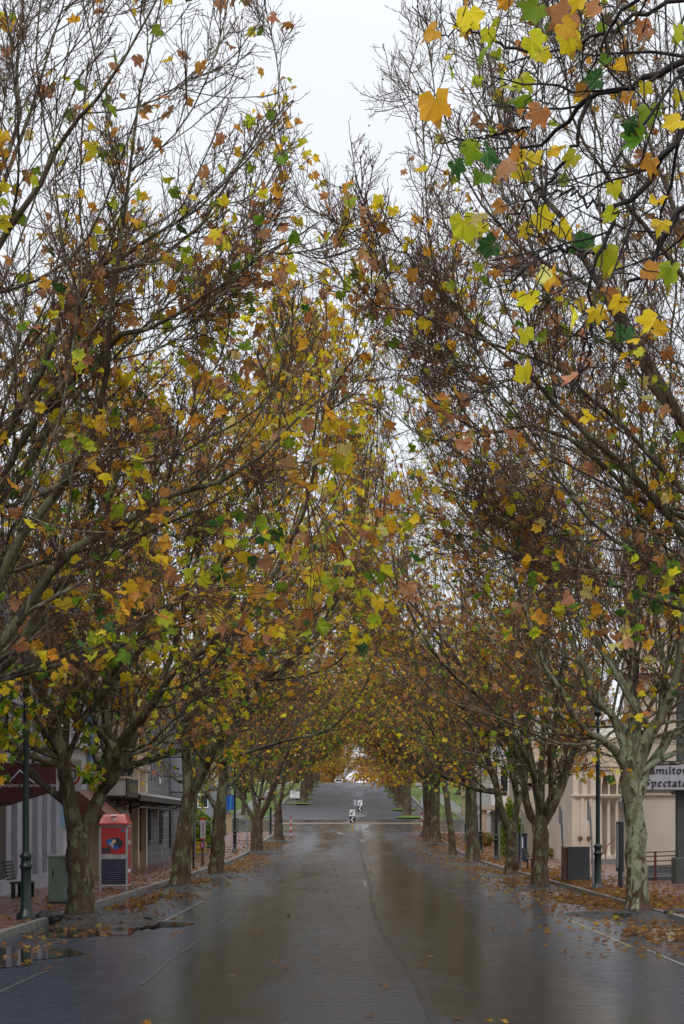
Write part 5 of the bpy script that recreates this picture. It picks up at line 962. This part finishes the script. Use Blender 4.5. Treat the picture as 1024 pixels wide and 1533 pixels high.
# striped posts, signs at the junction
def striped(x, y, h, label):
    e = empty('striped_post', (x, y, G(y)), label, 'post', 'red and white striped posts'); mb = MB()
    for q in range(6): mb.tube([(x, y, G(y)+h*q/6), (x, y, G(y)+h*(q+1)/6-.001)], .06, 10, q % 2)
    mb.build('post', [M['white'], M['red_s']], e); MB().lathe(x, y, [(G(y)-.02,.14),(G(y)+.05,.12),(G(y)+.08,.05)], 10).build('base', M['granite'], e)
striped(W(435.5,0,127)[0], 127, 1.6, 'red and white striped post at the left corner'); striped(W(631.5,0,134)[0], 134, 1.85, 'taller red and white striped post at the right corner'); striped(W(634.5,0,137)[0], 137, 1.5, 'shorter red and white striped post at the right corner')
for (px_, D, y0_, y1_, wd, lb) in [(633,140,1208,1193,.42,'grey blank sign plate above the striped posts'),(656,128,1206,1196,.25,'small pale sign plate on a pole by the right trunks'),(531.5,176,1206,1197,.3,'grey blank sign plate on the traffic island')]:
    p = W(px_, y0_, D); q2 = W(px_, y1_, D); e = empty('small_road_sign', (p[0], D, G(D)), lb, 'road sign'); MB().box(p[0]-wd/2, p[0]+wd/2, D, D+.02, p[2], q2[2]).build('plate', M['alu'], e); MB().tube([(p[0], D+.06, G(D)), (p[0], D+.06, q2[2])], .03, 6).build('post', M['galv'], e)
def keepleft(x, y, zb2, zt2, wd, label, post):
    e = empty('keep_left_sign', (x, y, G(y)), label, 'road sign', 'keep left signs'); zm = (zb2+zt2)/2; a = wd/2
    MB().box(x-a, x+a, y, y+.02, zm+.01, zt2).build('arrow_plate', M['white'], e); MB().box(x-a, x+a, y, y+.02, zb2, zm-.001).build('chevron_plate', M['black'], e)
    h_ = zt2-zm; c_ = (zm+zt2)/2-.02*h_; MB().prism([(x+.3*wd,c_+.3*h_),(x+.22*wd,c_+.4*h_),(x-.18*wd,c_+.02*h_),(x-.1*wd,c_-.1*h_)], 'y', y-.004, y-.001).prism([(x-.32*wd,c_-.3*h_),(x+.06*wd,c_-.2*h_),(x-.26*wd,c_+.12*h_)], 'y', y-.008, y-.0045).build('arrow', M['black'], e)
    c_ = (zm+zb2)/2; MB().prism([(x-.3*wd,c_),(x+.06*wd,c_+.4*h_),(x+.32*wd,c_+.4*h_),(x-.04*wd,c_),(x+.32*wd,c_-.4*h_),(x+.06*wd,c_-.4*h_)], 'y', y-.005, y-.001).build('chevron', M['white'], e)
    MB().tube([(x, y+.06, G(y)), (x, y+.06, zt2)], .05, 8).build('post', post, e)
keepleft(W(527.5,0,144)[0], 144, W(0,1232,144)[2], W(0,1212,144)[2], .5, 'nearer black and white keep left sign on a yellow post', M['yellow']); keepleft(W(539,0,176)[0], 176, W(0,1215,176)[2], W(0,1198,176)[2], .5, 'farther black and white keep left sign up the hill', M['galv'])
gx = W(539,0,178)[0]; a0, a1 = W(0,1194,178)[2], W(0,1184.5,178)[2]; e = empty('give_way_sign', (gx, 178, G(178)), 'grey back of a triangular give way sign above the keep left sign', 'road sign')
MB().prism([(gx,a0),(gx+.46,a1),(gx-.46,a1)], 'y', 178.06, 178.08).build('plate', M['offwhite'], e); MB().tube([(gx, 178, G(178)), (gx, 178, a1)], .035, 6).build('post', M['galv'], e)
ti = MB(); n = 20; pts = [(.9+1.0*math.cos(2*math.pi*j/n), 178+3.6*math.sin(2*math.pi*j/n)) for j in range(n)]; ti.add([(x_, y_, G(y_)+.0) for x_, y_ in pts]+[(x_, y_, G(y_)+.14) for x_, y_ in pts], [[n+j for j in range(n)]]+[[j,(j+1)%n,n+(j+1)%n,n+j] for j in range(n)]); ti.build('traffic_island', M['kerb'], kind='structure')
xi = W(441.5,0,176)[0]; a0, a1 = W(0,1194.5,176)[2], W(0,1184,176)[2]; e = empty('traffic_sign', (xi, 176, G(176)), 'white rectangular traffic sign with small black words on the left corner', 'road sign')
MB().box(xi-.5, xi+.5, 176, 176.02, a0, a1).build('plate', M['white'], e); text('LIGHT', .2, (xi,175.99,a1-.16), M['black'], e); text('TRAFFIC', .2, (xi,175.99,(a0+a1)/2), M['black'], e); text('ONLY', .2, (xi,175.99,a0+.14), M['black'], e); MB().tube([(xi,176.06,G(176)),(xi,176.06,a1)], .035, 6).build('post', M['galv'], e)
# flag banner (purple) by the white building, dark bin and a bench
e = empty('litter_bin', (W(783,0,78)[0], 78, .13), 'dark litter bin with a white notice behind the many limbed right tree', 'bin'); x_ = W(783,0,78)[0]
MB().box(x_-.2, x_+.2, 78, 78.4, .16, 1.5, bev=.03).build('body', M['navy'], e); MB().box(x_-.12, x_+.0, 77.985, 77.999, .85, 1.35).build('notice', M['white'], e); MB().box(x_-.22, x_+.22, 77.97, 78.43, 1.502, 1.56).build('lid', M['black'], e)
e = empty('bench', (7.5, 66, .13), 'dark slatted bench half hidden behind the many limbed right tree', 'bench')
MB().box(7.35, 7.8, 65, 66.7, .55, .6).build('seat', M['black'], e); mb = MB(); [mb.box(7.3-.05*q, 7.33-.05*q, 65, 66.7, .65+q*.14, .75+q*.14) for q in range(3)]; mb.build('backrest', M['black'], e)
for yy in (65.1, 66.5):
    for x2 in (7.4, 7.7): MB().box(x2,x2+.06,yy,yy+.06,.13,.55).build('leg', M['black'], e)
# bushes
def bush(name, label, x, y, rx, rz, n, pal, seed, cone=False, sz=(.05,.1)):
    rng = np.random.default_rng(seed); g = G(y)+.1; q = rng.normal(size=(n,3)); q = nrm(q)*rng.uniform(.55, 1.05, (n,1)); lump = 1+.15*np.sin(q[:,0]*5+q[:,2]*7+seed)[:,None]; q *= lump
    if cone: q[:,:2] *= (1-.45*(q[:,2:3]+1)/2)
    pos = q*np.array([rx, rx, rz])+np.array([0,0,rz]); pos = pos[pos[:,2] > 0]
    ax = nrm(q[:len(pos)])*.6+rng.normal(size=(len(pos),3))*.6+np.array([0,0,.8]); v, f, c = leaves(pos, rng.uniform(*sz, len(pos)), ax, rng.normal(size=(len(pos),3)), rng.choice(8, len(pos), p=np.array(pal)/sum(pal)), rng, False)
    e = empty(name, (x, y, g), label, 'bush'); link_mesh('foliage', np_mesh('foliage', v, f, np.zeros((0,4)), [M['leaf']], vcol=c, luv=LUV[-1]), e)
    mb = MB(); [mb.tube([(x,y,g-.05),(x+math.cos(a)*rx*.4,y+math.sin(a)*rx*.4,g+rz*1.2)], [.03,.01], 5) for a in range(6)]; mb.build('stem', M['branch'], e)
bush('conical_bush', 'bright green conical bush in the fork of the V shaped tree', W(765,0,86)[0], 86, .75, 1.55, 9000, [5,4,.3,0,0,0,3,0], 3, True, (.08,.16)); bush('round_bush', 'reddish round bush in front of the white building', W(727,0,104)[0], 104, .5, .5, 3500, [2,1,0,.5,5,2,4,0], 4)
bush('round_bush', 'low dark green shrub beside the dull cream gate pier', W(835,0,86)[0], 86, .8, .3, 2600, [3,1,1,.5,2,1,5,0], 6); bush('hedge_bush', 'dark green shrub behind the yellow board', -9.4, 97, 1.2, 1.3, 7000, [4,2,.3,0,0,0,6,0], 8, False, (.1,.18)); bush('hedge_bush', 'dark shrub behind the tube barrier and banner board', -8.9, 102, .9, .9, 5000, [4,2,.3,0,0,0,6,0], 9, False, (.1,.18))
# vehicles at the top of the hill
def car(x, y, label, paint, L_=4.4, Wd=1.75, H_=1.45, van=False):
    g = G(y); e = empty('parked_car' if not van else 'parked_van', (x, y, g), label, 'car' if not van else 'van')
    pr = [(0,.35),(0,.85),(.1,.95),(.35,H_-.05),(.7,H_),(L_*.55,H_),(L_*.72,.98),(L_-.15,.85),(L_,.7),(L_,.35)] if not van else [(0,.35),(0,1.1),(.12,H_-.08),(.4,H_),(L_*.78,H_),(L_*.9,1.15),(L_,1.0),(L_,.35)]
    MB().prism([(y+a, g+b2) for a, b2 in pr], 'x', x-Wd/2, x+Wd/2).build('body', paint, e)
    MB().box(x-Wd*.38, x+Wd*.38, y+.02 if van else y+.12, y+.06 if van else y+.3, g+1.02 if not van else g+1.2, g+H_-.12).build('rear_window', M['glass'], e).location.y = -.14 if not van else -.03
    for s_ in (-1, 1):
        MB().box(x+s_*Wd*.4-.1, x+s_*Wd*.4+.1, y-.02, y-.001, g+.7, g+.9).build('tail_light', M['tail'], e)
        for yy in (.8, L_-.8): MB().tube([(x+s_*(Wd/2-.2), y+yy, g+.32), (x+s_*(Wd/2+.01), y+yy, g+.32)], .32, 14).build('wheel', M['rubber'], e)
car(-2.2, 351, 'white car just over the crest of the hill road, only its roof showing', M['car_white']); car(7.4, 283, 'dark van with a pale roof parked by the right trees near the crest', M['car_dark'], 4.6, 1.8, 2.0, True)
# ------------------------------------------------------------------ fallen leaves
rng = np.random.default_rng(9)
def litter(name, n, xf, yf, label, sz=(.11,.2), pal=(0,0,.3,2.2,6.5,4,0,.3), zadd=0.):
    y_ = yf(n); x_ = xf(n, y_); left = x_ < -6.05; right = x_ > 6.78
    z_ = np.interp(y_, GY, GZ)+np.where((left | right) & (y_ < 133), .142, .012)+rng.random(n)*.02+zadd*rng.random(n)
    ax = np.stack([rng.normal(size=n), rng.normal(size=n), rng.normal(size=n)*.12], 1); nv = np.stack([rng.normal(size=n)*.3, rng.normal(size=n)*.3, np.ones(n)], 1)
    v, f, c = leaves(np.stack([x_, y_, z_], 1), rng.uniform(*sz, n), ax, nv, rng.choice(8, n, p=np.array(pal)/sum(pal)), rng, True); v[:,2] = np.maximum(v[:,2], np.interp(v[:,1], GY, GZ)+.008); c[:,:3] *= .5
    o = link_mesh(name, np_mesh(name, v, f, np.zeros((0,4)), [M['leaf']], vcol=c, luv=LUV[-1])); tag(o, label, 'fallen leaves', None, 'stuff')
U = lambda a, b: (lambda n: rng.uniform(a, b, n))
def patch(n, cx, cy, sx, sy): return cx+rng.normal(0, sx, n), cy+rng.normal(0, sy, n)
litter('fallen_leaves', 5200, lambda n, y: 7.2+np.abs(rng.normal(0, 1.5, n))-.6, U(30, 131), 'brown fallen leaves drifted over the right footpath')
litter('fallen_leaves', 2900, lambda n, y: 6.5-np.abs(rng.normal(0, 1.25, n)), lambda n: 24+rng.random(n)**1.3*106, 'brown wet leaves scattered on the road by the right kerb')
litter('fallen_leaves', 3300, lambda n, y: -5.8+np.abs(rng.normal(0, .9, n)), lambda n: 22+rng.random(n)**.7*106, 'brown wet leaves scattered on the road by the left kerb')
litter('fallen_leaves', 1100, lambda n, y: -6.2-np.abs(rng.normal(0, 1.2, n)), U(30, 132), 'leaves scattered on the left brick footpath')
litter('fallen_leaves', 90, lambda n, y: rng.normal(.4, 1.9, n), lambda n: 15+rng.random(n)**1.5*110, 'single leaves lying on the middle of the wet road')
litter('fallen_leaves', 1700, lambda n, y: 6.95+rng.normal(0, .5, n), lambda n: rng.choice([37.5, 43, 41, 52, 60], n)+rng.normal(0, 1.9, n), 'heap of brown leaves along the kerb by the pale trunk', zadd=.06)
litter('fallen_leaves', 900, lambda n, y: np.where(rng.random(n) < .5, -1, 1)*rng.uniform(7.5, 12, n), U(173, 300), 'leaves on the grass verges of the hill road', (.2,.3))

for x_, y_, r_, lb in [(-6.0, 32.2, .2, 'dark broken stone lying on the kerb left of the near trunk'), (-5.5, 32.0, .12, 'small pale stone at the foot of the near left trunk'), (6.9, 33.8, .16, 'dark stone wedged by the kerb beside the pale trunk'), (5.75, 33.7, .11, 'small dark stone in the road side of the pale trunk')]:
    rg2 = random.Random(int(r_*1000)); mb = MB(); n = 9; z_ = .12 if r_ > .15 else .1
    mb.add([(x_+r_*q_*1.5*math.cos(2*math.pi*j/n)*rg2.uniform(.8,1.15), y_+r_*q_*math.sin(2*math.pi*j/n)*rg2.uniform(.8,1.15), z_+h_*r_*rg2.uniform(.85,1.1)) for q_, h_ in ((1,-.3),(1.05,.3),(.6,.75)) for j in range(n)], [[i*n+j, i*n+(j+1)%n, (i+1)*n+(j+1)%n, (i+1)*n+j] for i in range(2) for j in range(n)]+[[2*n+j for j in range(n)]])
    tag(mb.build('loose_stone', M['mound'], at=(x_, y_, z_)), lb, 'stone')
